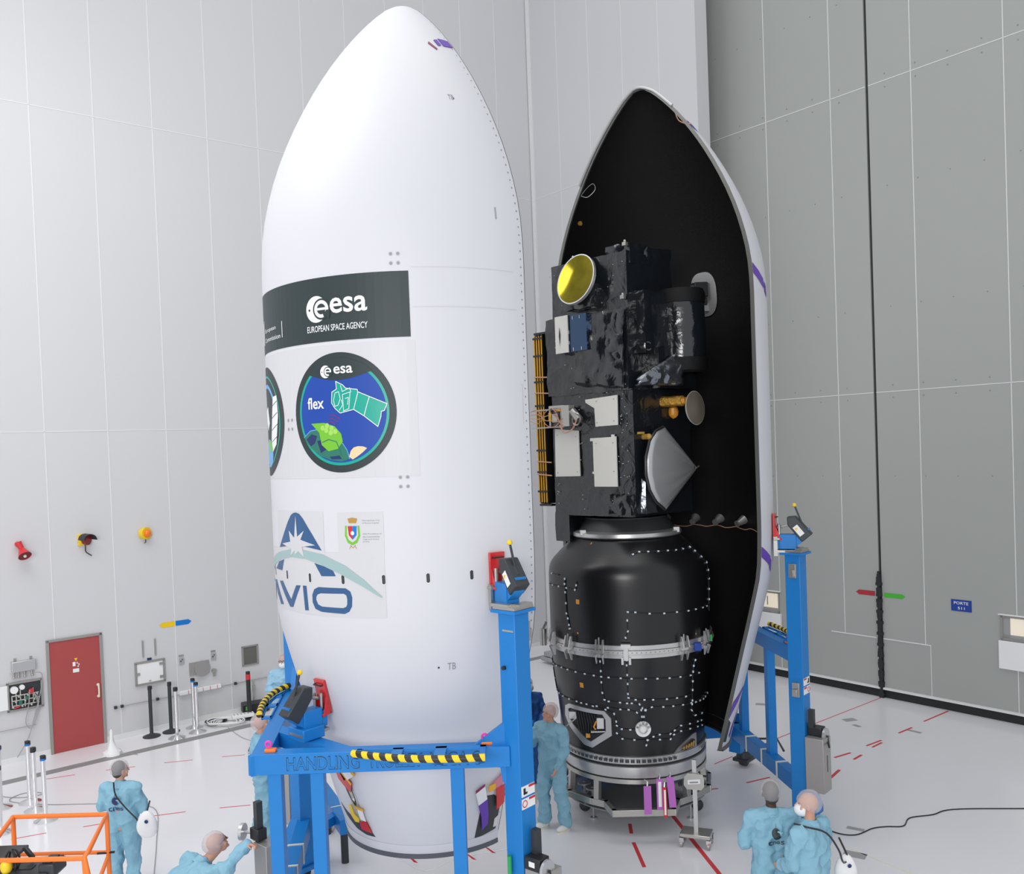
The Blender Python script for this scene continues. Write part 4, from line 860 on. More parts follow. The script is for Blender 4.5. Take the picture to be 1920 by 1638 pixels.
        m = MB(); m.cyl(Q(.07, .04, -.12), Q(.07, .04, .04), .016, n=10); m.cyl(Q(.09, -.05, -.12), Q(.09, -.05, .03), .018, n=10); m.tube([Q(.06, 0, -.02), Q(.2, 0, .02)], .02, 8); m.build('pin', K['steel'], o)
        D_ = (R*.62-Zv*.78).normalized(); N_ = (R*.78+Zv*.62).normalized(); cc = Q(.33, 0, .0)
        m = MB(); m.prism([cc+D_*x+N_*y-T*.08 for x, y in ((-.19, -.02), (-.13, .07), (.19, .085), (.19, -.085), (-.10, -.085))], T*.16); k = m.build('clamp_body', K['dgrey'], o, bevel=.012)
        m = MB(); m.prism([cc+D_*x+N_*y+T*q for x, y, q in ((-.03, -.055, -.083), (.12, -.055, -.083), (.12, .02, -.083), (-.03, .02, -.083))], -T*.002); m.build('warning_label', K['label'], o, smooth=0)
        m = MB(); m.prism([cc+D_*x+N_*y-T*.086 for x, y in ((-.01, -.04), (.03, -.04), (.01, .0))], -T*.002); m.build('warning_symbol', K['syel'], o, smooth=0)
        m = MB(); m.box(cc-D_*.12-N_*.02-T*.0, (.04, .155, .05), (D_, T, N_)); m.build('yellow_mark', K['yellow'], o, smooth=0)
        b_ = cc+N_*.06+D_*.02; e_ = b_-R*.10+Zv*.27
        m = MB(); m.cyl(b_, e_, .012, n=8); m.cyl(b_-D_*.05, b_+D_*.05, .025, n=8); m.build('lever', K['lever'], o)
        m = MB(); m.ball(e_, .028, n=12); m.build('lever_knob', K['yellow'], o)
    for (u, v) in E:
        q = V3((u, v, 0)).normalized(); r = prof(4.22-ZB)+.002; head(t, L(q.x*r, q.y*r, 4.20), 0)
    zz_ = 2.93; r = prof(zz_-ZB)+.002; head(t, L(r, 0, zz_), .20)
    # engraved name on the outer face of the right-hand beam
    if text:
        a3, e3 = V3((A[0], A[1], 0)), V3((vR[0], vR[1], 0)); d = (e3-a3).normalized(); n = V3((d.y, -d.x, 0))
        def tf(x, y, o): q = a3+d*x+n*(.085+o); return L(q.x, q.y, zt-.175+y)
        TX = [('HANDLING', .27, .70), ('TROLLEY', 1.05, .53), ('VEGA', 1.65, .37), ('C', 2.05, .085)]
        for s_, x_, w_ in TX:
            a = Art(tf, 9); a.text(s_, x_, .01, w_, K['navy'], .002, h=.135, bold=.02); a.text(s_, x_+.006, .018, w_-.012, K['blue'], .0035, h=.119, bold=-.002); a.build('raised_lettering', t)
    return t, L
T1, L1 = trolley(C1, B1, 'blue steel handling trolley gripping the tall white fairing half', ([.14, .55, 1.90], []), (.6, 1.88), (.40, -2.03), True)
m = MB(); m.beam(L1(-.75, -3.25, .54), L1(-.13, -1.82, .54), .18, .2); m.beam(L1(.40, -2.03, .54), L1(-.25, -2.2, .54), .12, .12); m.build('outrigger', K['blue'], T1, bevel=.006)
m = MB(); m.cyl(L1(-.6, -2.9, .0), L1(-.6, -2.9, .45), .05, n=14); m.build('support_foot', K['dgrey'], T1); m = MB(); m.cyl(L1(-.2, -1.98, .0), L1(-.2, -1.98, .45), .05, n=14); m.build('support_foot', K['dgrey'], T1)
m = MB(); m.beam(L1(-.24, -2.30, .644), L1(-.42, -2.22, .644), .02, .006); m.build('pale_strap', K['ivory'], T1)
T2, L2 = trolley(C2, B2, 'blue steel handling trolley behind the open fairing half', ([.42, 1.50], [.3]), (.58, 1.86), (.45, -1.72), False)
m = MB()
for k in range(3): m.tube([L2(2.3-.12*k, .25, .55-.06*k), L2(2.6-.12*k, .55, .53-.06*k), L2(2.2-.2*k, .85, .5-.06*k)], .018, 8)
m.build('tow_bar', K['dgrey'], T2)

# ------------------------------------------------------------------ upper stage in the middle
def zz(z): return 5.4+1.0732*(z-5.4)
PS = V3((1.653, 13.2, 0)); k_ = 1.0732
SZ = [1.20, 1.30, 2.0, 2.5, 2.70, 3.60, 3.72, 3.80, 3.87, 4.0, 4.15, 4.17]
SR = [.945, .95, 1.02, 1.075, 1.085, 1.085, 1.08, 1.06, 1.01, .88, .72, .70]
def srad(z):
    for i in range(len(SZ)-1):
        if z <= SZ[i+1]: t_ = max(0, (z-SZ[i])/(SZ[i+1]-SZ[i])); return SR[i]+(SR[i+1]-SR[i])*t_
    return SR[-1]
def st_(az, z, off=0.): r = srad(z)*k_+off; return PS+V3((r*math.cos(rad(az)), r*math.sin(rad(az)), zz(z)))
US = thing('upper_stage', 'black carbon rocket stage with silver clamp ring carrying the foil wrapped satellite', 'rocket stage', (PS.x, PS.y, zz(1.13)))
m = MB(); m.lathe(PS, [(srad(z)*k_, zz(z)) for z in [1.30, 1.5, 1.7, 2.0, 2.25, 2.5, 2.7, 3.0, 3.3, 3.55, 3.68, 3.76, 3.82, 3.88, 4.0, 4.15, 4.17]]+[(.3, zz(4.17))], 128); m.build('casing', K['cfrp'], US, smooth=50)
m = MB(); m.lathe(PS, [(r*k_, zz(z)) for r, z in ((.95, 1.31), (.975, 1.31), (.985, 1.40), (.96, 1.405))]+[(.95*k_, zz(1.31))], 128); m.lathe(PS, [(r*k_, zz(z)) for r, z in ((.90, 1.13), (.97, 1.13), (.985, 1.2), (.985, 1.27), (.955, 1.28), (.9, 1.28))], 128); m.build('base_band', K['alu'], US)
m = MB(); m.lathe(PS, [(r*k_, zz(z)) for r, z in ((.90, 1.27), (.965, 1.27), (.965, 1.31), (.90, 1.31))], 128); m.build('dark_joint', K['rubber'], US)
a = Art(lambda x, y, o: st_(x, y, .035*k_+o), 9)
for i in range(40):
    az = -165+i*4.1
    if not (-64 < az < -34): a.poly([(az, 1.335), (az+1.25, 1.335), (az+1.25, 1.375), (az, 1.375)], K['dgrey'], .006); a.poly([(az+1.45, 1.335), (az+2.7, 1.335), (az+2.7, 1.375), (az+1.45, 1.375)], K['dgrey'], .006)
a.build('band_slot', US)
# payload adapter
m = MB(); m.lathe(PS, [(r*k_, zz(z)) for r, z in ((.5, 4.17), (.735, 4.165), (.75, 4.18), (.745, 4.225), (.69, 4.245), (.665, 4.25))], 96); m.build('adapter_ring', K['alu'], US)
m = MB(); m.lathe(PS, [(r*k_, zz(z)) for r, z in ((.665, 4.25), (.60, 4.34), (.56, 4.40), (.57, 4.42), (.50, 4.42))], 96); m.build('adapter_cone', K['dgrey'], US)
m = MB()
for az in (-150, -30, -90+180): m.box(st_(az, 4.17, .02)+V3((0, 0, .07)), (.09, .09, .08))
m.build('adapter_bracket', K['alu'], US, bevel=.006)
# separation clamp ring
m = MB()
for z0, z1, o_ in ((2.70, 2.745, .03), (2.75, 2.80, .045), (2.805, 2.86, .03)): m.lathe(PS, [(1.08*k_, zz(z0)), (1.085*k_+o_, zz(z0)), (1.085*k_+o_, zz(z1)), (1.08*k_, zz(z1))], 128)
m.build('clamp_ring', K['alu'], US)
m = MB()
for i in range(60): m.ball(st_(-180+i*3.0, 2.775, .047), .008, n=6)
m.build('ring_bolt', K['gold'], US)
for az in (-160, -141, -117, -99.8, -61, -38):
    o_ = .05; T_ = V3((-math.sin(rad(az)), math.cos(rad(az)), 0)); R_ = V3((math.cos(rad(az)), math.sin(rad(az)), 0)); Z_ = V3((0, 0, 1)); p = st_(az, 2.78, o_)
    m = MB()
    if az == -99.8: m.box(p+R_*.04+Z_*.10, (.06, .13, .05), (R_, T_, Z_)); m.box(p+R_*.02, (.03, .06, .2), (R_, T_, Z_)); m.box(p+R_*.02-Z_*.11+T_*.05, (.03, .03, .09), (R_, T_, Z_)); m.box(p+R_*.02-Z_*.11-T_*.05, (.03, .03, .09), (R_, T_, Z_))
    else:
        for s in (-.05, .05):
            m.prism([p+T_*s, p+T_*s+R_*.07+Z_*.02, p+T_*s+R_*.03+Z_*.17, p+T_*s+Z_*.17], T_*.02); m.prism([p+T_*s-Z_*.02, p+T_*s+R_*.06-Z_*.04, p+T_*s+R_*.02-Z_*.16, p+T_*s-Z_*.16], T_*.012)
        m.cyl(p+R_*.02+T_*.0, p+R_*.02+Z_*.2, .009, n=8); m.box(p+R_*.02, (.04, .12, .03), (R_, T_, Z_))
    m.build('ring_bracket', K['alu'], US)
m = MB(); p = st_(-170, 2.83, .14); m.cyl(p-V3((0, 0, .12)), p+V3((0, 0, .12)), .05, n=16); m.cyl(p+V3((0, 0, .12)), p+V3((.05, 0, .22)), .02, n=8); m.build('ring_actuator', K['steel'], US)
m = MB(); m.box(st_(-49, 2.77, .07), (.10, .10, .11)); m.build('blue_cover', K['navy_sign'], US, bevel=.01)
m = MB(); p = st_(-36, 2.84, .12); m.box(p, (.03, .03, .09)); m.build('green_lock', K['ledgreen'], US)
# harness
HN = [[[-27.7, 4.0], [-25.0, 3.945], [-23.5, 3.866], [-18.5, 3.778], [-17.1, 3.671], [-14, 3.545], [-16.9, 3.412], [-19.1, 3.282], [-21.0, 3.134]], [[-92.3, 3.988], [-86.8, 4.014], [-79.2, 4.012], [-70.2, 4.008], [-60.9, 4.005], [-51.9, 4.0], [-42.1, 4.001], [-32.4, 3.976]], [[-97.8, 3.286], [-93.0, 3.281], [-83.6, 3.256], [-73.5, 3.246], [-63.8, 3.244], [-53.6, 3.236], [-45.7, 3.234], [-36.0, 3.226], [-20.0, 3.216]], [[-164.4, 3.697], [-153.3, 3.705]], [[-173.3, 3.541], [-163.0, 3.545], [-153.0, 3.55], [-143.7, 3.549], [-135.6, 3.542], [-134.3, 3.602], [-134.1, 3.652]], [[-145.5, 3.666], [-145.7, 3.599], [-145.3, 3.491], [-145.0, 3.348], [-144.8, 3.214], [-143.5, 3.151], [-142.5, 3.069], [-141.9, 3.021], [-146.9, 2.973]], [[-98.4, 3.181], [-98.2, 3.044], [-99.9, 2.963], [-99.4, 2.931]], [[-99.7, 2.679], [-99.8, 2.614], [-99.7, 2.49], [-99.6, 2.373], [-99.7, 2.242], [-99.4, 2.189], [-94.6, 2.163], [-82.5, 2.153], [-72.4, 2.143], [-64.2, 2.136], [-56.0, 2.13], [-49.0, 2.138]], [[-179.4, 2.448], [-171.9, 2.442], [-154.3, 2.466], [-146.5, 2.466], [-138.2, 2.463], [-130.1, 2.46], [-123.0, 2.455], [-117.5, 2.45], [-112.3, 2.447], [-104.1, 2.444], [-96.9, 2.439], [-87.5, 2.434], [-79.5, 2.425], [-70.6, 2.414], [-61.9, 2.407], [-52.3, 2.396], [-42.5, 2.393], [-33.4, 2.38]], [[-117.7, 2.649], [-117.6, 2.525], [-117.8, 2.378], [-117.7, 2.238], [-116.4, 2.147], [-113.4, 2.13], [-105.4, 2.124], [-100.5, 2.116], [-97.3, 2.117], [-92.0, 2.103], [-90.1, 2.052], [-90.1, 1.959]], [[-47.5, 2.58], [-49.3, 2.512], [-49.7, 2.437], [-49.4, 2.309], [-49.1, 2.193], [-48.6, 2.051], [-48.5, 1.915]], [[-179.1, 2.507], [-179.4, 2.376], [-179.3, 2.215], [-175.1, 2.072], [-166.4, 2.061], [-158.4, 2.057], [-149.4, 2.057], [-140.7, 2.059], [-136.2, 2.054], [-131.3, 2.053], [-122.8, 2.049], [-114.3, 2.044], [-105.4, 2.033], [-99.7, 2.032], [-94.0, 1.995], [-91.5, 1.952]], [[-20.4, 2.024], [-27.1, 2.008], [-31.7, 1.999], [-44.3, 2.012], [-49.9, 2.022], [-58.5, 2.028], [-67.1, 2.037], [-75.0, 2.046], [-83.4, 2.057], [-87.6, 2.024], [-88.1, 1.958]], [[-125.9, 2.042], [-116.2, 2.017], [-110.1, 1.971], [-108.9, 1.871], [-108.6, 1.816], [-105.1, 1.774], [-99.0, 1.768], [-94.5, 1.777]], [[-108.9, 1.715], [-105.0, 1.645], [-96.3, 1.634], [-86.8, 1.629], [-77.4, 1.619], [-68.6, 1.606], [-65.8, 1.657], [-59.4, 1.683], [-49.8, 1.678], [-39.3, 1.661], [-22.7, 1.621]], [[-87.6, 1.561], [-86.5, 1.625], [-82.3, 1.666], [-77.6, 1.686], [-68.9, 1.675], [-65.3, 1.711], [-59.6, 1.757], [-50.4, 1.747], [-39.8, 1.733], [-26.5, 1.701]], [[-90.9, 2.027], [-90.5, 1.94], [-90.4, 1.849]], [[-88.2, 2.025], [-89.1, 1.939], [-89.4, 1.848]], [[-48.7, 2.003], [-48.7, 1.92], [-43.5, 1.833], [-33.0, 1.813], [-24.2, 1.836]]]
NT = 0; XT = MB()
for P_ in HN:
    pts = []
    for (a0, z0), (a1, z1) in zip(P_, P_[1:]):
        n_ = max(1, int(abs(a1-a0)/3))
        for j in range(n_): pts.append(st_(a0+(a1-a0)*j/n_, z0+(z1-z0)*j/n_, .008))
    pts.append(st_(P_[-1][0], P_[-1][1], .008))
    m = MB(); m.tube(pts, .0085, 6); o = m.build('harness_cable', K['cable'], US)
    for (a0, z0), (a1, z1) in zip(P_, P_[1:]):
        for f in ((0,) if math.hypot(rad(a1-a0), z1-z0) < .2 else (0, .5)):
            aa, zq = a0+(a1-a0)*f, z0+(z1-z0)*f; p = st_(aa, zq, .012); q = st_(aa+(a1-a0)*.01, zq+(z1-z0)*.01, .012); d_ = (q-p)
            d_ = d_.normalized() if d_.length > 1e-6 else V3((0, 0, 1)); NT += 1
            if NT <= 98: m = MB(); m.cyl(p-d_*.014, p+d_*.014, .0115, n=8); m.build('cable_tie', K['tie'], o)
            else: XT.cyl(p-d_*.014, p+d_*.014, .0115, n=8)
XT.build('cable_tie', K['tie'], US)['kind'] = 'stuff'
m = MB(); p = st_(-89.9, 1.78, .01); R_ = V3((math.cos(rad(-89.9)), math.sin(rad(-89.9)), 0)); m.cyl(p-R_*.01, p+R_*.03, .105, n=28); m.build('connector_plate', K['label'], US)
m = MB()
for i in range(5): an = -1.2+.6*i; m.cyl(p+R_*.02+V3((.06*math.sin(an), 0, .05*math.cos(an))), p+R_*.06+V3((.09*math.sin(an), 0, .11*math.cos(an))), .016, n=8)
m.tube([p+R_*.035+V3((.055*math.cos(q), 0, .055*math.sin(q))) for q in [2*PI*i/14 for i in range(14)]], .012, 6, closed=True); m.build('connector', K['alu'], US)
a = Art(lambda x, y, o: st_(x, y, o), 9)
for az, z, s in ((-133.9, 3.387, 1), (-134.4, 2.297, 1.1), (-133.9, 4.11, .4), (-134.7, 2.98, .4), (-45.9, 2.916, .35), (-134.5, 2.706, .35)): a.poly([(az-1.5*s, z-.03*s), (az+1.5*s, z-.03*s), (az+1.5*s, z+.03*s), (az-1.5*s, z+.03*s)], K['kapton'], .004)
a.build('orange_label', US)
# service window and its equipment
Wo = [[-156.0, 1.947], [-149.5, 2.0], [-117.3, 1.997], [-112.5, 1.903], [-112.7, 1.679], [-129.5, 1.478], [-137.4, 1.494], [-153.2, 1.684], [-158.2, 1.805]]
Wi = [[-151.7, 1.92], [-148.8, 1.944], [-118.8, 1.948], [-116.7, 1.883], [-117.1, 1.72], [-130.2, 1.558], [-134.0, 1.571], [-148.3, 1.731], [-152.5, 1.83]]
def dense(L_): 
    o = []
    for (a0, z0), (a1, z1) in zip(L_, L_[1:]+L_[:1]):
        n_ = 6
        for j in range(n_): o.append((a0+(a1-a0)*j/n_, z0+(z1-z0)*j/n_))
    return o
m = MB(); A_, B_ = dense(Wo), dense(Wi)
a1_ = [m.b.verts.new(st_(x, y, .022)) for x, y in A_]; b1_ = [m.b.verts.new(st_(x, y, .022)) for x, y in B_]; a0_ = [m.b.verts.new(st_(x, y, 0)) for x, y in A_]; b0_ = [m.b.verts.new(st_(x, y, 0)) for x, y in B_]
m.bridge(a1_, b1_); m.bridge(a0_, a1_); m.bridge(b1_, b0_); m.build('window_frame', K['alu'], US, smooth=30)
a = Art(lambda x, y, o: st_(x, y, o), 3); a.poly(dense(Wi), K['black'], .003); a.build('window_opening', US)
m = MB(); m.box(st_(-146, 1.86, .02), (.14, .06, .1)); m.build('avionics_unit', K['alu'], US, bevel=.005); m = MB(); m.box(st_(-121, 1.83, .02), (.10, .05, .15)); m.build('avionics_unit', K['alu'], US, bevel=.005); m = MB(); m.box(st_(-123, 1.72, .03), (.2, .06, .015)); m.build('equipment_shelf', K['alu'], US); m = MB(); m.cyl(st_(-141, 1.84, .06), st_(-150, 1.65, .25), .008, n=6); m.build('pale_rod', K['alu'], US)
m = MB(); m.box(st_(-133, 1.63, .01), (.06, .03, .06)); m.tube([st_(-123, 1.86, .06), st_(-125, 1.78, .07), st_(-124, 1.75, .06)], .012, 6); m.build('orange_label', K['kapton'], US)
m = MB()
for i in range(8): m.tube([st_(-142+2.4*i, 1.93, .02), st_(-141+2.6*i, 1.80, .03), st_(-140+2*i, 1.66, .02)], .011, 5)
m.build('inner_harness', K['cable'], US)
m = MB(); Q_ = [(-66, 1.40), (-62, 1.47), (-46, 1.60), (-42, 1.60), (-40, 1.40)]; m.prism([st_(x, y, .004) for x, y in Q_], V3((math.cos(rad(-52)), math.sin(rad(-52)), 0))*.02); m.build('hatch_frame', K['steel'], US)
a = Art(lambda x, y, o: st_(x, y, o+.02), 3); a.poly([(-60, 1.43), (-47, 1.53), (-44, 1.52), (-44, 1.43)], K['black'], .01); a.build('hatch_opening', US)
m = MB()
for i in range(5): m.cyl(st_(-57+2.6*i, 1.44, .03), st_(-57+2.6*i, 1.47+.01*i, .045), .012, n=6)
m.build('hatch_connector', K['gold'], US)

# ------------------------------------------------------------------ dolly under the stage
DY = thing('payload_dolly', 'low steel ring dolly on casters under the rocket stage', 'dolly', (PS.x, PS.y, 0))
m = MB(); m.lathe(PS, [(.93, .74), (1.055, .74), (1.055, .80), (.93, .80)], 96); m.build('top_ring', K['steel'], DY)
def dp(az, r, z): return PS+V3((r*math.cos(rad(az)), r*math.sin(rad(az)), z))
LW = [dp(a_, r_, .43) for a_, r_ in ((180, 1.10), (205, 1.10), (228, 1.04), (240, 1.04), (250, 1.30), (286, 1.30), (297, 1.04), (312, 1.04), (335, 1.10), (0, 1.10), (30, 1.1), (60, 1.1), (90, 1.1), (120, 1.1), (150, 1.1))]
m = MB()
for p, q in zip(LW, LW[1:]+LW[:1]): d_ = (q-p).normalized(); m.beam(p-d_*.03, q+d_*.03, .07, .09)
m.build('lower_frame', K['steel'], DY, bevel=.004)
m = MB(); m.lathe(PS, [(0.02, .33), (1.05, .33), (1.05, .345), (.02, .345)], 48); m.build('deck_plate', mat('tinted_deck', (.20, .215, .215), .15, coat=.5), DY)
for a_ in (200, 232, 308, 340, 20, 90, 160):
    m = MB(); m.beam(dp(a_, 1.02, .46), dp(a_, 1.0, .76), .08, .08, up=(math.cos(rad(a_)), math.sin(rad(a_)), 0)); m.build('leg', K['steel'], DY, bevel=.004)
for p in (V3((.90, 13.12, .09)), V3((2.53, 12.98, .09)), V3((2.3, 14.0, .09)), V3((1.0, 14.0, .09))):
    m = MB(); m.ball(p, .088, (1, .6, 1), 16); m.cyl(p+V3((0, 0, .07)), p+V3((0, 0, .28)), .035, n=10); m.build('caster', K['dgrey'], DY)
for p in (V3((1.0, 12.86, 0)), V3((2.38, 12.72, 0))):
    m = MB(); m.cyl(p, p+V3((0, 0, .02)), .05, n=16); m.cyl(p, p+V3((0, 0, .40)), .014, n=8); m.build('levelling_foot', K['alu'], DY)
for a_ in (214, 197, 326):
    m = MB(); p = dp(a_, .80, .345); m.cyl(p, p+V3((0, 0, .16)), .02, n=8); m.cyl(p+V3((0, 0, .13)), p+V3((0, 0, .155)), .10, n=24); m.cyl(p, p+V3((0, 0, .015)), .06, n=16); m.build('clamp_knob', K['alu'], DY)
def strip(name, label, x, z0, z1, w_, m_, y=11.82, lean=0., extra=None):
    t = thing(name, label, 'tag', (x, y, z1), group='warning strips hanging under the rocket stage')
    m = MB(); m.hexa([(x-w_/2+lean, y-.003, z0), (x+w_/2+lean, y-.003, z0), (x+w_/2+lean, y+.003, z0), (x-w_/2+lean, y+.003, z0), (x-w_/2, y-.003, z1), (x+w_/2, y-.003, z1), (x+w_/2, y+.003, z1), (x-w_/2, y+.003, z1)]); m.build('strip', m_, t, smooth=0)
    m = MB(); m.tube([(x, y, z1), (x+.01, y+.01, z1+.05), (x, y+.25, .83)], .010, 6); m.build('cord', K['alu'], t)
    if extra: 
        m = MB(); m.box((x+lean*.5, y-.006, (z0+z1)/2), (w_*.5, .004, (z1-z0)*.82)); m.build('label_card', K['label'], t, smooth=0)
strip('violet_strip', 'left violet strip hanging under the rocket stage', 1.645, .46, .84, .10, K['violet'])
strip('violet_strip', 'middle violet strip with a white card under the rocket stage', 1.81, .52, .93, .085, K['violet'], extra=True)
strip('violet_strip', 'right violet strip hanging under the rocket stage', 1.95, .54, .95, .095, K['violet'], lean=.03)
strip('red_strip', 'narrow red strip with white card hanging lowest under the rocket stage', 1.865, .42, .83, .05, K['red'], y=11.79, lean=.01, extra=True)

# ------------------------------------------------------------------ satellite
ea = V3((math.cos(rad(-45)), math.sin(rad(-45)), 0)); eb = V3((-ea.y, ea.x, 0)); Zv = V3((0, 0, 1)); sax = (ea, eb, Zv)
def sp(x, y, z): return PS+ea*(x*k_)+eb*(y*k_)+Zv*zz(z)
SAT = thing('satellite', 'satellite wrapped in black thermal foil mounted on the rocket stage', 'satellite', sp(0, 0, 4.42))
def crinkle(m, amp, scale, cell=.07, seed=0):
    b = m.b
    for _ in range(7):
        e = [e for e in b.edges if e.calc_length() > cell*1.5]
        if not e: break
        bmesh.ops.subdivide_edges(b, edges=e, cuts=1, use_grid_fill=True)
    bmesh.ops.remove_doubles(b, verts=b.verts, dist=1e-5); bmesh.ops.recalc_face_normals(b, faces=b.faces); b.normal_update()
    o3 = V3((seed*7.1, seed*3.3, 0)); nn = {v: v.normal.copy() for v in b.verts}
    for v in b.verts:
        q = v.co*scale+o3; d_ = abs(noise.noise(q))*1.3-.3+.5*noise.noise(q*2.7); v.co += nn[v]*d_*amp
    bmesh.ops.triangulate(b, faces=b.faces)
def sbox(name, x0, x1, y0, y1, z0, z1, mm, parent, amp=.018, sc=3.2, smooth=30, seed=0, cell=.07, taper=None):
    m = MB(); P_ = []
    for z in (z0, z1):
        for (x, y) in ((x0, y0), (x1, y0), (x1, y1), (x0, y1)): P_.append(sp(x, y, z) if not (taper and z == z1) else sp(x*taper[0]+taper[2], y*taper[1]+taper[3], z))
    m.hexa(P_)
    if amp: crinkle(m, amp, sc, cell, seed)
    return m.build(name, mm, parent, smooth=smooth)
FO = K['foil']
sbox('bus', -.69, .69, -.66, .60, 4.46, 6.10, FO, SAT, .012, 3.0, seed=1)
sbox('bus_foot', -.70, -.45, -.66, .2, 4.10, 4.50, FO, SAT, .012, 3, seed=9)
sbox('payload_module', -.72, .66, -.70, .55, 6.08, 7.12, FO, SAT, .028, 3.4, seed=2)
sbox('upper_module', -.62, .66, -.66, .30, 7.08, 7.84, FO, SAT, .02, 3.6, seed=3)
sbox('top_cover', .28, .66, -.58, .30, 7.70, 7.95, FO, SAT, .05, 4.5, seed=4)
sbox('side_module', .50, .84, -.28, .55, 6.10, 6.62, FO, SAT, .03, 3.2, seed=5)
sbox('instrument_housing', .35, .80, -.50, .10, 6.55, 7.35, FO, SAT, .04, 3.0, seed=6)
m = MB(); m.hexa([sp(-.2, -.70, 6.2), sp(.60, -.70, 6.1), sp(.60, -.72, 6.3), sp(-.2, -.72, 6.6), sp(-.2, -.74, 6.25), sp(.6, -.76, 6.12), sp(.66, -.75, 7.1), sp(-.1, -.75, 7.1)]); crinkle(m, .04, 3, .06, 8); m.build('draped_foil', FO, SAT, smooth=30)
# sunshield baffle: dark upright barrel with hood rings
m = MB(); cb = V3((2.33*1.0732-.12, 11.98*1.0732, 0)); cb = PS+V3((.78, -.36, 0))*k_
m.lathe(cb, [(.30*k_, zz(6.45)), (.315*k_, zz(6.60)), (.31*k_, zz(7.20)), (.295*k_, zz(7.24))], 48); crinkle(m, .01, 5, .08, 3); m.build('baffle', FO, SAT, smooth=50)
m = MB(); m.lathe(cb, [(.25*k_, zz(7.20)), (.315*k_, zz(7.22)), (.325*k_, zz(7.34)), (.30*k_, zz(7.40)), (.27*k_, zz(7.40)), (.25*k_, zz(7.3))], 48); m.build('baffle_hood', K['liner'], SAT)
m = MB(); m.lathe(cb, [(.27*k_, zz(6.30)), (.32*k_, zz(6.33)), (.335*k_, zz(6.42)), (.325*k_, zz(6.50)), (.28*k_, zz(6.50))], 48); m.build('baffle_foot', K['liner'], SAT)
# bright creased foil below the barrel
m = MB(); G = []
for i in range(17):
    row = []
    for j in range(13):
        u_, v_ = i/16, j/12; z = 6.13+.44*v_*(0.15+.85*u_**.8); y = -.64+.72*u_
        p = sp(.72+.21*u_**.7+.05*math.sin(PI*v_), y, z); q = p*5.0; row.append(m.b.verts.new(p+ea*(.055*noise.noise(V3((q.x*.6+q.z*2.2, q.y*.6, q.z*.8)))+.03*noise.noise(q*2.3))))
    G.append(row)
for i in range(16):
    for j in range(12): m._f([G[i][j], G[i+1][j], G[i+1][j+1], G[i][j+1]])
o = m.build('creased_foil_flap', K['foil2'], SAT, smooth=25); d_ = o.modifiers.new('thickness', 'SOLIDIFY'); d_.thickness = .006
m = MB(); m.tube([sp(.80, -.45+.07*math.cos(q), 6.63+.05*math.sin(q)) for q in [2*PI*i/16 for i in range(16)]], .012, 6, closed=True); m.build('cable_loop', K['steel'], SAT)
# radiator panels on the left face
def plate(name, pts, mm, y=-.70, th=.02, parent=SAT, screws=()):
    m = MB(); m.prism([sp(x, y, z) for x, z in pts], eb*(th)); o = m.build(name, mm, parent, smooth=20)
    if screws:
        m = MB()
        for x, z in screws: m.cyl(sp(x, y, z), sp(x, y, z)-eb*.006, .009, n=8)
        m.build('screw', K['steel'], o)
    return o
plate('radiator_panel', [(-.618, 5.636), (-.2, 5.598), (-.197, 4.992), (-.633, 4.987)], K['rad'], screws=((-.58, 5.55), (-.25, 5.52), (-.24, 5.05), (-.59, 5.04)))
plate('radiator_panel', [(.0, 5.489), (.355, 5.494), (.355, 5.525), (.40, 5.525), (.40, 5.50), (.429, 5.50), (.428, 4.853), (.049, 4.852), (.049, 5.02), (.021, 5.02), (.021, 5.05), (.045, 5.05), (.045, 5.45), (.0, 5.45)], K['rad'], screws=((.1, 5.42), (.38, 5.42), (.38, 5.05)))
plate('radiator_panel', [(-.061, 6.00), (.471, 6.028), (.465, 5.645), (.1, 5.637), (.091, 5.88), (-.056, 5.96)], K['rad'], screws=((.13, 5.97), (.42, 5.98), (.41, 5.7), (.13, 5.69)))
o = plate('star_tracker_radiator', [(-.44, 7.12), (.09, 7.12), (.09, 6.64), (-.44, 6.64)], K['mirror'], y=-.80, th=.10)
m = MB(); m.prism([sp(-.45, -.81, 7.125), sp(-.21, -.83, 7.125), sp(-.21, -.83, 6.635), sp(-.45, -.81, 6.635)], eb*.02); o = m.build('white_plate', K['rad'], SAT, smooth=20)
a = Art(lambda x, y, o_: sp(x, -.8325+(x+.21)*-.06, y)-eb*o_, 9); a.poly([(-.36, 6.99), (-.345, 6.88), (-.36, 6.72), (-.372, 6.86)], K['black'], .003); a.build('dark_slit', SAT)
m = MB()
for x, z in ((-.14, 7.08), (-.02, 7.08), (-.14, 6.67), (.0, 6.67), (-.21, 6.9), (-.21, 6.76)): m.box(sp(x, -.806, z), (.008, .004, .045), sax)
m.build('mirror_clip', K['label'], SAT)
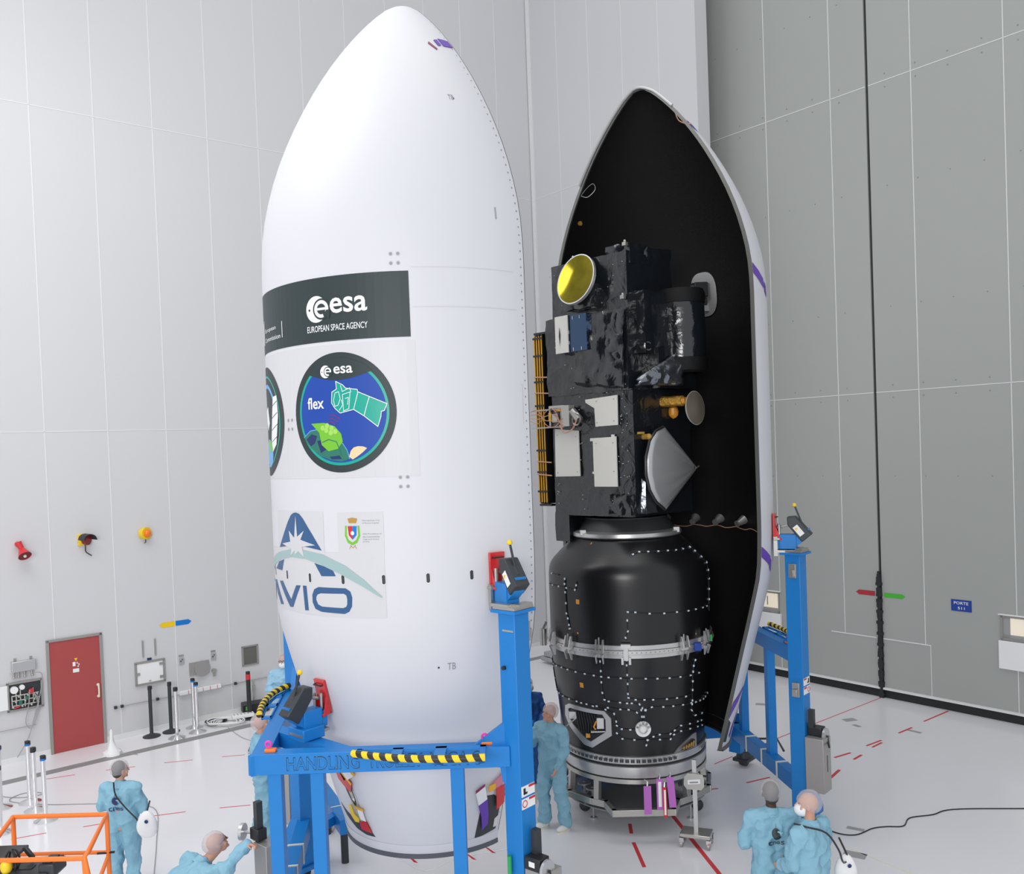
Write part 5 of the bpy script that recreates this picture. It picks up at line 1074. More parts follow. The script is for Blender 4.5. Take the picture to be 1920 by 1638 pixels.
# gold elliptical mirror in its ring
gc = sp(-.02, -.86, 7.565); gn = V3((-.66, -.70, .28)).normalized(); gX = gn.cross(Zv).normalized(); gY = gX.cross(gn)
m = MB(); A_ = m.ring(gc, gX, gY, 56, .335*k_*.9, .345*k_); B_ = m.ring(gc-gn*.05, gX, gY, 56, .335*k_*.9, .345*k_); m.bridge(A_, B_); m._f(B_); C_ = m.ring(gc, gX, gY, 56, .32*k_*.9, .33*k_); m.bridge(C_, A_); m.build('mirror_rim', K['alu'], SAT)
m = MB(); R_ = [m.ring(gc-gn*(.03-.03*(q*q)), gX, gY, 56, .322*k_*.9*q, .332*k_*q) for q in (1, .75, .5, .25)]; 
for A_, B_ in zip(R_, R_[1:]): m.bridge(A_, B_)
m._f(R_[-1]); m.build('gold_mirror', K['goldmir'], SAT, smooth=60)
sbox('mirror_mount', -.25, .2, -.84, -.6, 7.18, 7.5, FO, SAT, .03, 4, seed=12)
# small top fittings
for x, y, z in ((.62, -.62, 7.93), (-.25, -.62, 7.88), (.30, -.60, 7.20), (.62, -.70, 7.25), (.16, -.72, 7.2)):
    m = MB(); m.box(sp(x, y, z), (.06, .06, .05), sax); m.ball(sp(x, y, z)+Zv*.04, .022, n=8); m.build('alignment_cube', K['steel'], SAT, bevel=.004)
# fine grommets of the blankets
m = MB(); random.seed(11)
for i in range(90):
    z = random.uniform(4.55, 7.7); x = random.choice((-.6, -.16, .47, .6, .53)) if z < 6 else random.uniform(-.6, .64)
    m.ball(sp(x+random.uniform(-.02, .02), -.69 if z < 6.1 else -.725, z), .008, n=6)
m.build('blanket_button', K['steel'], SAT)
# array hold-down mechanism
HM = MB(); 
for z in (5.90, 5.66): HM.cyl(sp(-1.0, -.74, z), sp(-.38, -.78, z), .012, n=8)
for x in (-.62, -.42): HM.box(sp(x, -.76, 5.78), (.03, .06, .27), sax)
HM.box(sp(-.50, -.78, 5.78), (.10, .10, .12), sax); HM.box(sp(-.30, -.78, 5.80), (.14, .12, .30), sax); HM.box(sp(-.5, -.76, 5.93), (.3, .05, .04), sax)
HM.cyl(sp(-.24, -.76, 5.86), sp(-.12, -.76, 5.74), .06, n=14); HM.tube([sp(-.14+.07*math.cos(q), -.80, 5.75+.08*math.sin(q)) for q in [2*PI*i/16 for i in range(16)]], .012, 6, closed=True)
HM.build('hinge_mechanism', K['steel'], SAT)
m = MB()
for k in range(4): m.tube(smoothpath([sp(-1.0, -.78, 5.76+.04*k), sp(-.82, -.80, 5.72+.06*k), sp(-.7, -.8, 5.86-.05*k), sp(-.5, -.84, 5.9-.08*k), sp(-.35, -.84, 5.62+.05*k)]), .006, 5)
m.tube(smoothpath([sp(-.40, -.84, 5.68), sp(-.3, -.86, 5.58), sp(-.16, -.86, 5.62), sp(-.1, -.84, 5.74)]), .010, 6); m.build('mechanism_wiring', K['wirepink'], SAT)
m = MB(); m.box(sp(-.58, -.82, 5.80), (.05, .03, .12), sax); m.box(sp(-.42, -.82, 5.88), (.12, .03, .03), sax); m.build('gold_clip', K['goldfoil'], SAT)
# folded solar array
m = MB()
for i in range(3): x = -.86-.055*i; m.hexa([sp(x, -.66, 4.61), sp(x+.03, -.66, 4.61), sp(x+.03, .30, 4.61), sp(x, .30, 4.61), sp(x, -.66, 6.95), sp(x+.03, -.66, 6.95), sp(x+.03, .30, 6.95), sp(x, .30, 6.95)])
m.build('folded_solar_panel', K['black'], SAT)
m = MB()
for i in range(4): m.box(sp(-.835-.045*i, -.672, 5.78), (.016, .014, 2.30*k_), sax)
m.build('yellow_edge_strip', K['ytape'], SAT)
m = MB()
for z in (6.9, 6.66, 6.3, 5.97, 5.35, 5.05, 4.78): m.box(sp(-.90, -.674, z), (.20, .02, .028), sax)
m.box(sp(-.88, -.60, 6.97), (.24, .12, .03), sax); m.box(sp(-.88, -.60, 4.59), (.24, .12, .03), sax); m.build('edge_clip', K['black'], SAT)
m = MB()
for z in (6.37, 6.15, 5.2, 5.02): m.cyl(sp(-.98, -.69, z), sp(-.72, -.68, z-.02), .010, n=6)
m.build('hold_down_pin', K['wirepink'], SAT)
# dish antenna with horn on the right face
m = MB(); m.cyl(sp(.66, -.02, 5.93), sp(.98, .02, 5.93), .075, n=16); m.cyl(sp(.90, .01, 5.93), sp(1.02, .03, 5.93), .045, .05, 12); crinkle(m, .012, 12, .04, 5); m.build('feed_horn', K['goldfoil'], SAT, smooth=40)
fe = V3((2.34, 11.83, 5.945)); fe = V3((fe.x*1.0732, fe.y*1.0732, zz(5.945)))
def dpw(x, y, z): return V3((x*1.0732, y*1.0732, zz(z)))
hb = dpw(2.07, 11.86, 5.93); ht = dpw(2.33, 11.78, 5.935)
m = MB(); m.cyl(sp(.66, .0, 5.93), hb, .055, n=12); m.cyl(hb, ht, .055, .02, 16); m.build('feed_cone', K['rad'], SAT)
m = MB(); m.ball(dpw(2.17, 11.90, 5.80), .075, (1, 1, 1.3), 12); crinkle(m, .015, 10, .04, 6); m.build('copper_foil_joint', K['kapton'], SAT, smooth=30)
dc = dpw(2.435, 11.74, 5.835); dn = V3((.72, -.69, .05)).normalized(); dX = dn.cross(Zv).normalized(); dY = dX.cross(dn)
m = MB(); R_ = [m.ring(dc+dn*(.035*(1-q)), dX, dY, 56, .235*q) for q in (1, .7, .4, .12)]
for A_, B_ in zip(R_, R_[1:]): m.bridge(A_, B_)
m._f(R_[-1]); m.build('reflector', K['bronze'], SAT, smooth=70)
m = MB(); m.cyl(dc-dn*.03, dc-dn*.002, .22, .24, 56); m.build('reflector_rim', K['rad'], SAT)
# silver wedge antenna
FC = [(-.392, 5.473), (-.25, 5.57), (-.067, 5.60)]; 
arc = [(-.07, 5.60), (-.25, 5.55), (-.40, 5.42), (-.49, 5.22), (-.50, 5.0), (-.43, 4.80), (-.29, 4.64), (-.10, 4.53)]
ap = (.69, 5.04)
m = MB(); G = []
for i in range(25):
    t_ = i/24*(len(arc)-1); k0 = min(int(t_), len(arc)-2); f = t_-k0; y = arc[k0][0]*(1-f)+arc[k0+1][0]*f; z = arc[k0][1]*(1-f)+arc[k0+1][1]*f
    row = []
    for j in range(13):
        q = j/12; yy, z2 = y+(ap[0]-y)*q, z+(ap[1]-z)*q; off = .80+.07*math.sin(PI*min(1, q*.9+.1))*math.sin(PI*(i+.5)/25)**.5+.018*math.sin(i*1.3)*q*(1-q)+.05*max(0, .5-abs(i-3.5)/3)*(1-q)*q*4
        row.append(m.b.verts.new(sp(off, yy*.95-.10, z2)))
    G.append(row)
for i in range(24):
    for j in range(12): m._f([G[i][j], G[i+1][j], G[i+1][j+1], G[i][j+1]])
o = m.build('wedge_antenna', K['silver'], SAT, smooth=40); d_ = o.modifiers.new('thickness', 'SOLIDIFY'); d_.thickness = .01
m = MB(); m.tube([sp(.80, y*.95-.11, z) for y, z in arc], .022, 6); m.build('antenna_edge', K['black'], SAT)
m = MB(); m.tube([sp(.80, arc[0][0]*.95-.1, arc[0][1]), sp(.80, ap[0]*.95-.10, ap[1])], .012, 6); m.tube([sp(.80, arc[-1][0]*.95-.1, arc[-1][1]), sp(.80, ap[0]*.95-.10, ap[1]), sp(.80, .62, 5.06)], .014, 6); m.build('antenna_strut', K['steel'], SAT)
m = MB(); m.hexa([sp(.69, -.3, 4.7), sp(.69, .3, 4.7), sp(.69, .3, 5.4), sp(.69, -.3, 5.4), sp(.80, -.25, 4.75), sp(.80, .2, 4.85), sp(.80, .2, 5.25), sp(.80, -.25, 5.35)]); m.build('antenna_mount', FO, SAT)
m = MB(); m.cyl(sp(.66, -.47, 5.48), sp(.76, -.47, 5.48), .04, n=10); m.ball(sp(.78, -.47, 5.48), .045, n=10); m.box(sp(.74, -.58, 5.53), (.05, .10, .03), sax); m.build('thruster_fitting', K['gold'], SAT)
m = MB(); m.hexa([sp(.69, -.56, 4.5), sp(.69, -.3, 4.5), sp(.69, -.28, 4.95), sp(.69, -.54, 4.95), sp(.76, -.54, 4.5), sp(.76, -.3, 4.5), sp(.72, -.3, 4.9), sp(.72, -.5, 4.9)]); crinkle(m, .03, 6, .05, 14); m.build('corner_foil', K['foil2'], SAT, smooth=25)
sbox('corner_foil', .30, .66, -.74, -.66, 4.5, 4.74, FO, SAT, .05, 6, seed=15, cell=.05)

# ------------------------------------------------------------------ people
def capsule(m, p, q, r0, r1, n=16, fl=1.0, flax=None):
    p, q = V3(p), V3(q); d = q-p; L = d.length
    if L < 1e-5: m.ball(p, r0, n=n); return
    d.normalize(); X_ = (V3(flax) - d*V3(flax).dot(d)).normalized() if flax else d.orthogonal().normalized(); Y_ = d.cross(X_)
    m.cyl(p, q, r0, r1, n) if fl == 1.0 and False else None
    A = m.ring(p, X_, Y_, n, r0, r0*fl); B = m.ring(q, X_, Y_, n, r1, r1*fl); m.bridge(A, B); m._f(A[::-1]); m._f(B)
    m.ball(p, r0, (1, fl, 1), n, (X_, Y_, d)); m.ball(q, r1, (1, fl, 1), n, (X_, Y_, d))
def remesh(o, vox, sm=6, disp=0., tex=None):
    r = o.modifiers.new('remesh', 'REMESH'); r.mode = 'VOXEL'; r.voxel_size = vox; r.use_smooth_shade = True
    s = o.modifiers.new('smooth', 'SMOOTH'); s.iterations = sm; s.factor = .5
    if disp:
        d = o.modifiers.new('folds', 'DISPLACE'); d.strength = disp; d.mid_level = .5; d.texture = tex
        e = o.modifiers.new('creases', 'DISPLACE'); e.strength = disp*.45; e.mid_level = .6; e.texture = ctex2
        s2 = o.modifiers.new('soften', 'SMOOTH'); s2.iterations = 1; s2.factor = .4
ctex = bpy.data.textures.new('folds', 'CLOUDS'); ctex.noise_scale = .13; ctex.noise_depth = 1
ctex2 = bpy.data.textures.new('creases', 'MUSGRAVE'); ctex2.musgrave_type = 'RIDGED_MULTIFRACTAL'; ctex2.noise_scale = .16; ctex2.octaves = 2
def hand(m, w, d, side, nrm, curl=.5, s=1.0):
    """w wrist, d direction, nrm palm normal; five separate fingers"""
    d = V3(d).normalized(); nrm = V3(nrm); nrm = (nrm-d*nrm.dot(d)).normalized(); sd = d.cross(nrm)*side
    capsule(m, w-d*.03, w+d*.015, .026*s, .026*s, 10)
    P0 = w+d*.05*s
    for k in range(4): capsule(m, w+sd*(.012*(k-1.5))*s, w+d*.082*s+sd*(.019*(k-1.5))*s, .017*s, .013*s, 8)
    for k, L_ in enumerate((.070, .078, .072, .056)):
        b = w+d*.085*s+sd*(.019*(k-1.5))*s; p, di = b, d
        for j in range(3):
            an = curl*(.45+.55*j); di2 = (d*math.cos(an*(j+1)*.9)+nrm*math.sin(an*(j+1)*.9)).normalized(); q = p+di2*(L_*(.42, .32, .26)[j])*s; capsule(m, p, q, .0095*s, .0085*s, 8); p = q
    b = w+d*.025*s+sd*.03*s*-1; q = b+(d*.7-sd*.6+nrm*.35).normalized()*.045*s; capsule(m, b, q, .013*s, .0105*s, 8); capsule(m, q, q+(d*.9+nrm*.5*curl+sd*.1).normalized()*.034*s, .0105*s, .009*s, 8)
def person(label, loc, face, P, suit='cloth', skin='skin', net='netd', hair=None, logo=None, mask=False, glasses=False, gloves=None, shoes=True, hyaw=0, hpitch=0, hroll=0, hgt=1.77, neck=None):
    t = thing('person', label, 'person', loc, rad(face-90), local=True); s = hgt/1.77
    J = dict(hip=(0, 0, .95), chest=(0, .0, 1.30), neck=(0, 0, 1.48), head=(0, .03, 1.655), shL=(-.20, 0, 1.42), shR=(.20, 0, 1.42), elL=(-.25, .0, 1.15), elR=(.25, .0, 1.15), wrL=(-.25, .10, .92), wrR=(.25, .10, .92),
             hpL=(-.10, 0, .92), hpR=(.10, 0, .92), knL=(-.11, .03, .50), knR=(.11, .03, .50), anL=(-.12, 0, .09), anR=(.12, 0, .09)); J.update(P.get('J', {}))
    J = {k: V3(v)*s for k, v in J.items()}
    Rh = Matrix.Rotation(rad(hyaw), 3, 'Z') @ Matrix.Rotation(rad(-hpitch), 3, 'X') @ Matrix.Rotation(rad(hroll), 3, 'Y')
    hd = J['head']
    def hp(x, y, z): return hd + Rh @ V3((x*s, y*s, z*s))
    hx, hy, hz = Rh @ V3((1, 0, 0)), Rh @ V3((0, 1, 0)), Rh @ V3((0, 0, 1)); hax = (hx, hy, hz)
    m = MB()
    m.ball(hp(0, -.012, .02), .095*s, (.80, .98, 1.0), 20, hax); m.ball(hp(0, .028, -.045), .066*s, (.84, .92, 1.12), 16, hax)
    capsule(m, hp(0, -.02, -.05), J['neck']-V3((0, 0, .04)), .052*s, .056*s, 14); capsule(m, hp(0, .088, .005), hp(0, .108, -.028), .010*s, .014*s, 8)
    m.ball(hp(0, .060, .030), .05*s, (1.1, .6, .32), 12, hax); m.ball(hp(0, .086, -.062), .018*s, (1.3, .6, .5), 10, hax); m.ball(hp(0, .074, -.098), .024*s, (1, .8, .8), 10, hax)
    for x in (-1, 1): m.ball(hp(x*.079, -.012, -.012), .024*s, (.35, .8, 1.25), 10, hax); m.ball(hp(x*.045, .055, -.035), .028*s, (1, .8, 1), 10, hax)
    ch, hi = J['chest'], J['hip']
    capsule(m, ch, hi, .09, .10, 12); capsule(m, J['shL'], J['shR'], .05, .05, 12); capsule(m, J['neck'], ch, .055, .10, 12)
    for k in 'LR':
        capsule(m, J['sh'+k], J['el'+k], .046, .040, 12); capsule(m, J['el'+k], J['wr'+k], .040, .028, 12); capsule(m, J['hp'+k], J['kn'+k], .075, .052, 12); capsule(m, J['kn'+k], J['an'+k], .052, .036, 12)
    gl = MB() if gloves else m
    for k, sg in (('L', -1), ('R', 1)):
        hdn = P.get('hand'+k)
        if hdn is None: d_, n_, c_ = (J['wr'+k]-J['el'+k]), V3((-sg, .3, 0)), .45
        else: d_, n_, c_ = V3(hdn[0]), V3(hdn[1]), hdn[2]
        if P.get('nohand'+k): continue
        hand(gl, J['wr'+k], d_, sg, n_, c_, s)
    b = m.build('body', K[skin], t, smooth=180, off=(0, 0, 0)); remesh(b, .0075, 3)
    if gloves: g = gl.build('glove', K[gloves], t, smooth=180, off=(0, 0, 0)); remesh(g, .0065, 3)
    # clothing
    m = MB(); w_ = P.get('w', 1.0)
    for x in (-1, 1):
        sx = (J['shR']-J['shL']).normalized()*x
        capsule(m, J['neck']*.35+ch*.65+sx*.085*w_*s, hi+sx*.075*w_*s+V3((0, 0, .05)), .125*w_*s, .135*w_*s, 18); capsule(m, hi+sx*.05+V3((0, 0, .04)), J['hp'+('R' if x > 0 else 'L')], .13*w_*s, .12*s, 16)
    capsule(m, J['shL'], J['shR'], .085*s, .085*s, 16); capsule(m, J['neck']-V3((0, 0, .03)), ch, .085*s, .15*s, 16)
    for k in 'LR':
        e_, w2 = J['el'+k], J['wr'+k]; capsule(m, J['sh'+k], e_, .083*s, .072*s, 14); capsule(m, e_, w2-(w2-e_).normalized()*.005, .070*s, .052*s, 14)
        capsule(m, J['hp'+k], J['kn'+k], .118*s, .098*s, 16); capsule(m, J['kn'+k], J['an'+k]+V3((0, -.01, .03)), .096*s, .088*s, 16)
    cl = m.build('coverall', K[suit], t, smooth=180, off=(0, 0, 0)); remesh(cl, .011, 5, .045, ctex)
    m = MB(); nk = J['neck']; d_ = (hd-nk).normalized(); q0 = nk-d_*.045
    X_ = d_.orthogonal().normalized(); Y_ = d_.cross(X_)
    A_ = m.ring(q0, X_, Y_, 22, .092*s); B_ = m.ring(nk+d_*.035, X_, Y_, 22, .071*s); C_ = m.ring(nk+d_*.035, X_, Y_, 22, .064*s); D_ = m.ring(q0, X_, Y_, 22, .07*s); m.bridge(A_, B_); m.bridge(B_, C_); m.bridge(C_, D_); m.build('collar', K[suit], t, off=(0, 0, 0))
    if hair:
        m = MB(); m.ball(hp(0, -.030, .030), .099*s, (.84, .95, 1.0), 22, hax); m.ball(hp(0, -.055, -.03), .075*s, (.95, .8, .9), 16, hax); m.build('hair', K[hair], t, off=(0, 0, 0), smooth=180)
    m = MB(); b_ = m.b; ns = .119*s
    m.ball(hp(0, -.022, .030), ns, (.86, 1.04, 1.0), 28, hax)
    pl = hp(0, .045, .0); pn = (hz*.88+hy*.30-V3((0, 0, 0))).normalized()
    # keep the part of the net above the brow-nape line
    c0 = hp(0, -.02, -.035); cutn = (hz*.93+hy*-.36).normalized()
    bmesh.ops.bisect_plane(b_, geom=b_.verts[:]+b_.edges[:]+b_.faces[:], plane_co=c0, plane_no=cutn, clear_inner=True)
    for v in b_.verts: v.co += (v.co-hd).normalized()*(.006*noise.noise(v.co*38+V3((loc[0], 0, 0))))
    n_ = m.build('hair_net', K[net], t, smooth=180, off=(0, 0, 0)); sd_ = n_.modifiers.new('thickness', 'SOLIDIFY'); sd_.thickness = .002
    m = MB()
    for x in (-.032, .032): m.ball(hp(x, .079, .010), .010*s, (1.2, .6, .7), 8, hax)
    m.build('eye', K['black'], t, off=(0, 0, 0))
    if glasses:
        m = MB()
        for x in (-.034, .034): m.tube([hp(x+.027*math.cos(q), .098, .008+.020*math.sin(q)) for q in [2*PI*i/12 for i in range(12)]], .003, 5, closed=True)
        m.tube([hp(-.062, .092, .012), hp(-.08, -.01, .01)], .003, 5); m.tube([hp(.062, .092, .012), hp(.08, -.01, .01)], .003, 5); m.tube([hp(-.008, .1, .01), hp(.008, .1, .01)], .003, 5); m.build('glasses', K['black'], t, off=(0, 0, 0))
    if mask:
        m = MB(); m.ball(hp(0, .045, -.055), .078*s, (.95, .95, .85), 18, hax); c1 = hp(0, .02, 0)
        bmesh.ops.bisect_plane(m.b, geom=m.b.verts[:]+m.b.edges[:]+m.b.faces[:], plane_co=hp(0, .015, -.05), plane_no=hy, clear_inner=True); m.build('face_mask', K['mask'], t, off=(0, 0, 0), smooth=180)
    if shoes:
        for k in 'LR':
            a_ = J['an'+k]; fd = V3(P.get('toe'+k, (0, 1, 0))).normalized(); sdx = fd.cross(Zv); z0 = a_.z-.09*s
            m = MB(); q = V3((a_.x, a_.y, z0)); m.ball(q+fd*.045+Zv*.045, .06, (.80, 2.2, .78), 18, (sdx, fd, Zv)); m.ball(q-fd*.02+Zv*.055, .052, (.85, 1.2, 1.0), 14, (sdx, fd, Zv))
            bmesh.ops.bisect_plane(m.b, geom=m.b.verts[:]+m.b.edges[:]+m.b.faces[:], plane_co=q+Zv*.006, plane_no=Zv, clear_inner=True); o = m.build('clog', K['clog'], t, smooth=180, off=(0, 0, 0))
            m = MB(); o_ = []
            for i in range(24): an = 2*PI*i/24; o_.append(q+fd*(.043+.128*math.sin(an))+sdx*(.049*math.cos(an)*(1+.1*math.sin(an))))
            m.prism(o_, Zv*.018); m.build('sole', K['rubber'] if False else K['ivory'], o, off=(0, 0, 0))
    if logo:
        y = -.22; lt = logo
        def lf(x, z, o): return V3((x, -.30, z))
        a = Art(lf, .012); m_ = K['navy'] if logo != 'faint' else K['navyb']
        cz = 1.30*s
        a.disc((0.0, cz), .046, m_, 0, n=28, ry=.050); a.text('cnes', -.085, cz-.125, .17, m_, 0, h=.043, bold=.012) 
        o = a.build('back_logo', t, off=(0, 0, 0)); 
        sh = o.modifiers.new('wrap', 'SHRINKWRAP'); sh.target = cl; sh.wrap_method = 'PROJECT'; sh.use_project_x = sh.use_project_z = False; sh.use_project_y = True; sh.use_positive_direction = True; sh.use_negative_direction = False; sh.offset = .016; sh.wrap_mode = 'ABOVE_SURFACE'
        a = Art(lf, .012); a.poly([(.004, cz+.014), (.024, cz+.030), (.060, cz+.020), (.056, cz-.006), (.030, cz-.025), (.034, cz+.0), (.018, cz+.005)], K[suit], 0); a.poly([(-.004, cz-.0), (.002, cz), (.004, cz+.085), (.001, cz+.085)], m_, 0)
        o = a.build('back_logo_notch', t, off=(0, 0, 0)); sh = o.modifiers.new('wrap', 'SHRINKWRAP'); sh.target = cl; sh.wrap_method = 'PROJECT'; sh.use_project_x = sh.use_project_z = False; sh.use_project_y = True; sh.use_positive_direction = True; sh.offset = .020; sh.wrap_mode = 'ABOVE_SURFACE'
    return t, hp
# F: standing man beside the stage
person('person in light blue coverall standing between trolley post and rocket stage', (.42, 12.56, 0), -112-20, dict(J=dict(elL=(-.24, .02, 1.17), wrL=(-.20, .14, .95), elR=(.30, .12, 1.18), wrR=(.14, .36, 1.24), anL=(-.16, -.05, .09), anR=(.14, .06, .09), knL=(-.14, .0, .5), knR=(.12, .07, .5)),
       toeR=(.3, 1, 0), toeL=(.1, 1, 0), handR=((-.2, .6, .5), (0, 0, 1), .6)), hyaw=-10, hpitch=-14)
# E: in royal blue gown behind the post
person('person in a darker royal blue gown half hidden behind the near trolley post', (.10, 14.1, 0), -60, dict(J=dict(elR=(.27, .08, 1.17), wrR=(.10, .30, 1.12), elL=(-.27, .08, 1.17), wrL=(-.08, .30, 1.10)), w=1.05), suit='gown', gloves='glove', mask=True, hpitch=-20)
# C: technician behind the trolley corner, facing right
person('person in a light blue coverall standing behind the left corner of the blue trolley', (-3.66, 12.45, 0), 18, dict(J=dict(elR=(.24, .10, 1.18), wrR=(.20, .33, 1.22), elL=(-.24, .1, 1.18), wrL=(-.18, .33, 1.2), anR=(.10, .06, .09), anL=(-.10, -.08, .09))), hyaw=0, hpitch=-18, hgt=1.80, logo='cnes')
# D: far left, arms folded, mask
person('person with folded arms and glasses far behind the white fairing, by the left wall', (-4.30, 16.35, 0), -95, dict(J=dict(elL=(-.27, .08, 1.16), wrL=(.02, .24, 1.18), elR=(.27, .08, 1.16), wrR=(-.02, .26, 1.13))), suit='cloth2', glasses=True, mask=True, hair='hairg', hgt=1.78)
# A: back view with pouch
person('person seen from behind with a white pouch on a black strap, near the orange cage', (-5.04, 11.12, 0), 85, dict(J=dict(elL=(-.28, .04, 1.15), wrL=(-.05, .22, 1.12), elR=(.28, .04, 1.15), wrR=(.05, .24, 1.08), hpR=(.11, 0, .92), anR=(.15, 0, .09), anL=(-.13, 0, .09))), hair='hair', net='net', hyaw=-35, hgt=1.665, logo='faint')
# B: bending man at the jack
tB, hpB = person('person bending forward at lower left, one hand on the jack of the blue trolley', (-3.50, 9.03, 0), 38, dict(J=dict(hip=(-.05, -.28, .86), chest=(-.02, .06, 1.10), neck=(.0, .20, 1.26), head=(.0, .36, 1.40), shL=(-.20, .12, 1.22), shR=(.20, .16, 1.20), elL=(-.26, .30, 1.00), wrL=(-.20, .50, .90), elR=(.43, .30, 1.30), wrR=(.54, .47, 1.54),
       hpL=(-.12, -.28, .84), hpR=(.10, -.28, .84), knL=(-.15, .06, .50), knR=(.14, .10, .50), anL=(-.14, -.16, .09), anR=(.14, -.10, .09)), handR=((.75, .65, -.1), (.2, -.2, -1), 1.0)), hpitch=-28, glasses=True, hair=None)
# G and H: pair at lower right seen from behind
person('person with dark neck and folded arms seen from behind, lettering on the blue back', (2.59, 9.32, 0), 92, dict(J=dict(elL=(-.30, .03, 1.16), wrL=(-.10, .24, 1.12), elR=(.28, .06, 1.16), wrR=(.05, .25, 1.10)), w=1.0), skin='skind', hair='hair', net='net', logo='cnes', hgt=1.79)
person('person with a face mask and black shoulder strap looking left over the shoulder', (2.86, 8.90, 0), 128, dict(J=dict(elL=(-.24, .06, 1.14), wrL=(-.14, .26, 1.02), elR=(.27, .04, 1.15), wrR=(.12, .26, 1.05), chest=(0, 0, 1.28)), w=.98), net='net', mask=True, hyaw=38, hpitch=-6, hgt=1.83)
# pouches and straps
def pouch(label, c, s, pts):
    t = thing('pouch', label, 'bag', c, local=False); c = V3(c)
    m = MB(); m.ball(c, .15*s, (.85, .42, 1.12), 22)
    for v in m.b.verts:
        z = (v.co.z-c.z)/(.17*s); v.co.x = c.x+(v.co.x-c.x)*(1-.22*z); v.co += V3((0, 0, 0))+(v.co-c).normalized()*.006*noise.noise(v.co*22)
    m.build('bag_body', K['label'], t, smooth=180)
    m = MB(); m.tube(smoothpath(pts), .010, 6); m.build('strap', K['black'], t)
    m = MB(); m.ball(c+V3((.02*s, -.07*s, .06*s)), .024*s, (1, .3, 1), 10); m.build('print', K['navyb'], t); return t
pouch('white pouch at the hip of the person beside the orange lift cage', (-4.62, 10.86, .97), 1.0, [(-5.06, 10.98, 1.46), (-5.02, 10.93, 1.32), (-4.90, 10.90, 1.18), (-4.76, 10.86, 1.06), (-4.70, 10.86, 1.0), (-4.66, 10.93, 1.06), (-4.64, 11.02, 1.2)])
pouch('white pouch hanging on a black strap beside the masked person at lower right', (3.26, 9.06, .98), .9, [(2.70, 8.90, 1.53), (2.78, 8.74, 1.56), (2.96, 8.73, 1.50), (3.10, 8.80, 1.3), (3.17, 8.90, 1.14), (3.23, 9.0, 1.07), (3.28, 9.05, 1.10), (3.20, 9.06, 1.3)])

# ------------------------------------------------------------------ barrier posts
def stanchion(label, loc, body, cap, base, group, band=None):
    band = band or cap
    t = thing('barrier_post', label, 'barrier post', loc, group=group); x, y = loc[0], loc[1]
    m = MB(); m.lathe((x, y, 0), [(0.005, 0), (.165, 0), (.168, .012), (.14, .025), (.05, .055), (.034, .07), (.005, .07)], 36); m.build('base', base, t)
    m = MB(); m.cyl((x, y, .06), (x, y, .93), .034, n=20); m.build('pole', body, t)
    m = MB(); m.cyl((x, y, .93), (x, y, 1.0), .038, n=20); m.box((x+.036, y, .965), (.02, .03, .06)); m.build('belt_head', cap, t)
    m = MB(); m.cyl((x, y, .925), (x, y, .955), .0395, n=20); m.build('label_band', band, t); return t
bluecap = K['black']
p0 = stanchion('x', (-7.27, 17.50, 0), K['dgrey'], K['black'], K['dgrey'], 'barrier posts by the left wall')
p0['label'] = 'black barrier post, left of the two black ones in front of the white hatch'
dup(p0, (-6.98, 17.75, 0), 1.2, 'black barrier post right of its twin, behind the chrome post group')
p1 = stanchion('x', (-6.70, 17.32, 0), K['chrome'], K['black'], K['chrome'], 'barrier posts by the left wall'); p1['label'] = 'chrome barrier post with a black head, front left of the three by the left wall'
p2 = stanchion('x', (-6.60, 17.98, 0), K['chrome'], bluecap, K['chrome'], 'barrier posts by the left wall', K['sblue']); p2['label'] = 'chrome barrier post with blue banded head, rearmost of three by the wall'
dup(p2, (-6.42, 17.65, 0), .8, 'chrome barrier post with blue banded head, front right of three by the wall')
dup(p2, (-7.93, 14.27, 0), .3, 'chrome barrier post at far left, rearmost of the three standing together', 'barrier posts at far left')
dup(p1, (-7.66, 13.93, 0), .6, 'chrome barrier post with a plain black head in the middle of three at far left', 'barrier posts at far left')
dup(p2, (-7.29, 13.52, 0), .3, 'chrome barrier post at far left, nearest of the three standing together', 'barrier posts at far left')
dup(p2, (-7.75, 13.12, 0), .3, 'chrome barrier post cut by the left picture edge, in front', 'barrier posts at far left')
dup(p2, (-8.29, 14.08, 0), .3, 'chrome barrier post at the left picture edge, behind the front one', 'barrier posts at far left')
t = thing('barrier_post', 'black barrier post with a red band at the top beside the tool box', 'barrier post', (-5.62, 18.46, 0))
m = MB(); m.box((-5.62, 18.46, .02), (.34, .3, .04)); m.build('base', K['dgrey'], t, bevel=.01)
m = MB(); m.cyl((-5.62, 18.46, .04), (-5.62, 18.46, .98), .045, n=18); m.build('pole', K['black'], t)
m = MB(); m.cyl((-5.62, 18.46, .82), (-5.62, 18.46, .93), .049, n=18); m.build('red_band', K['siren'], t)
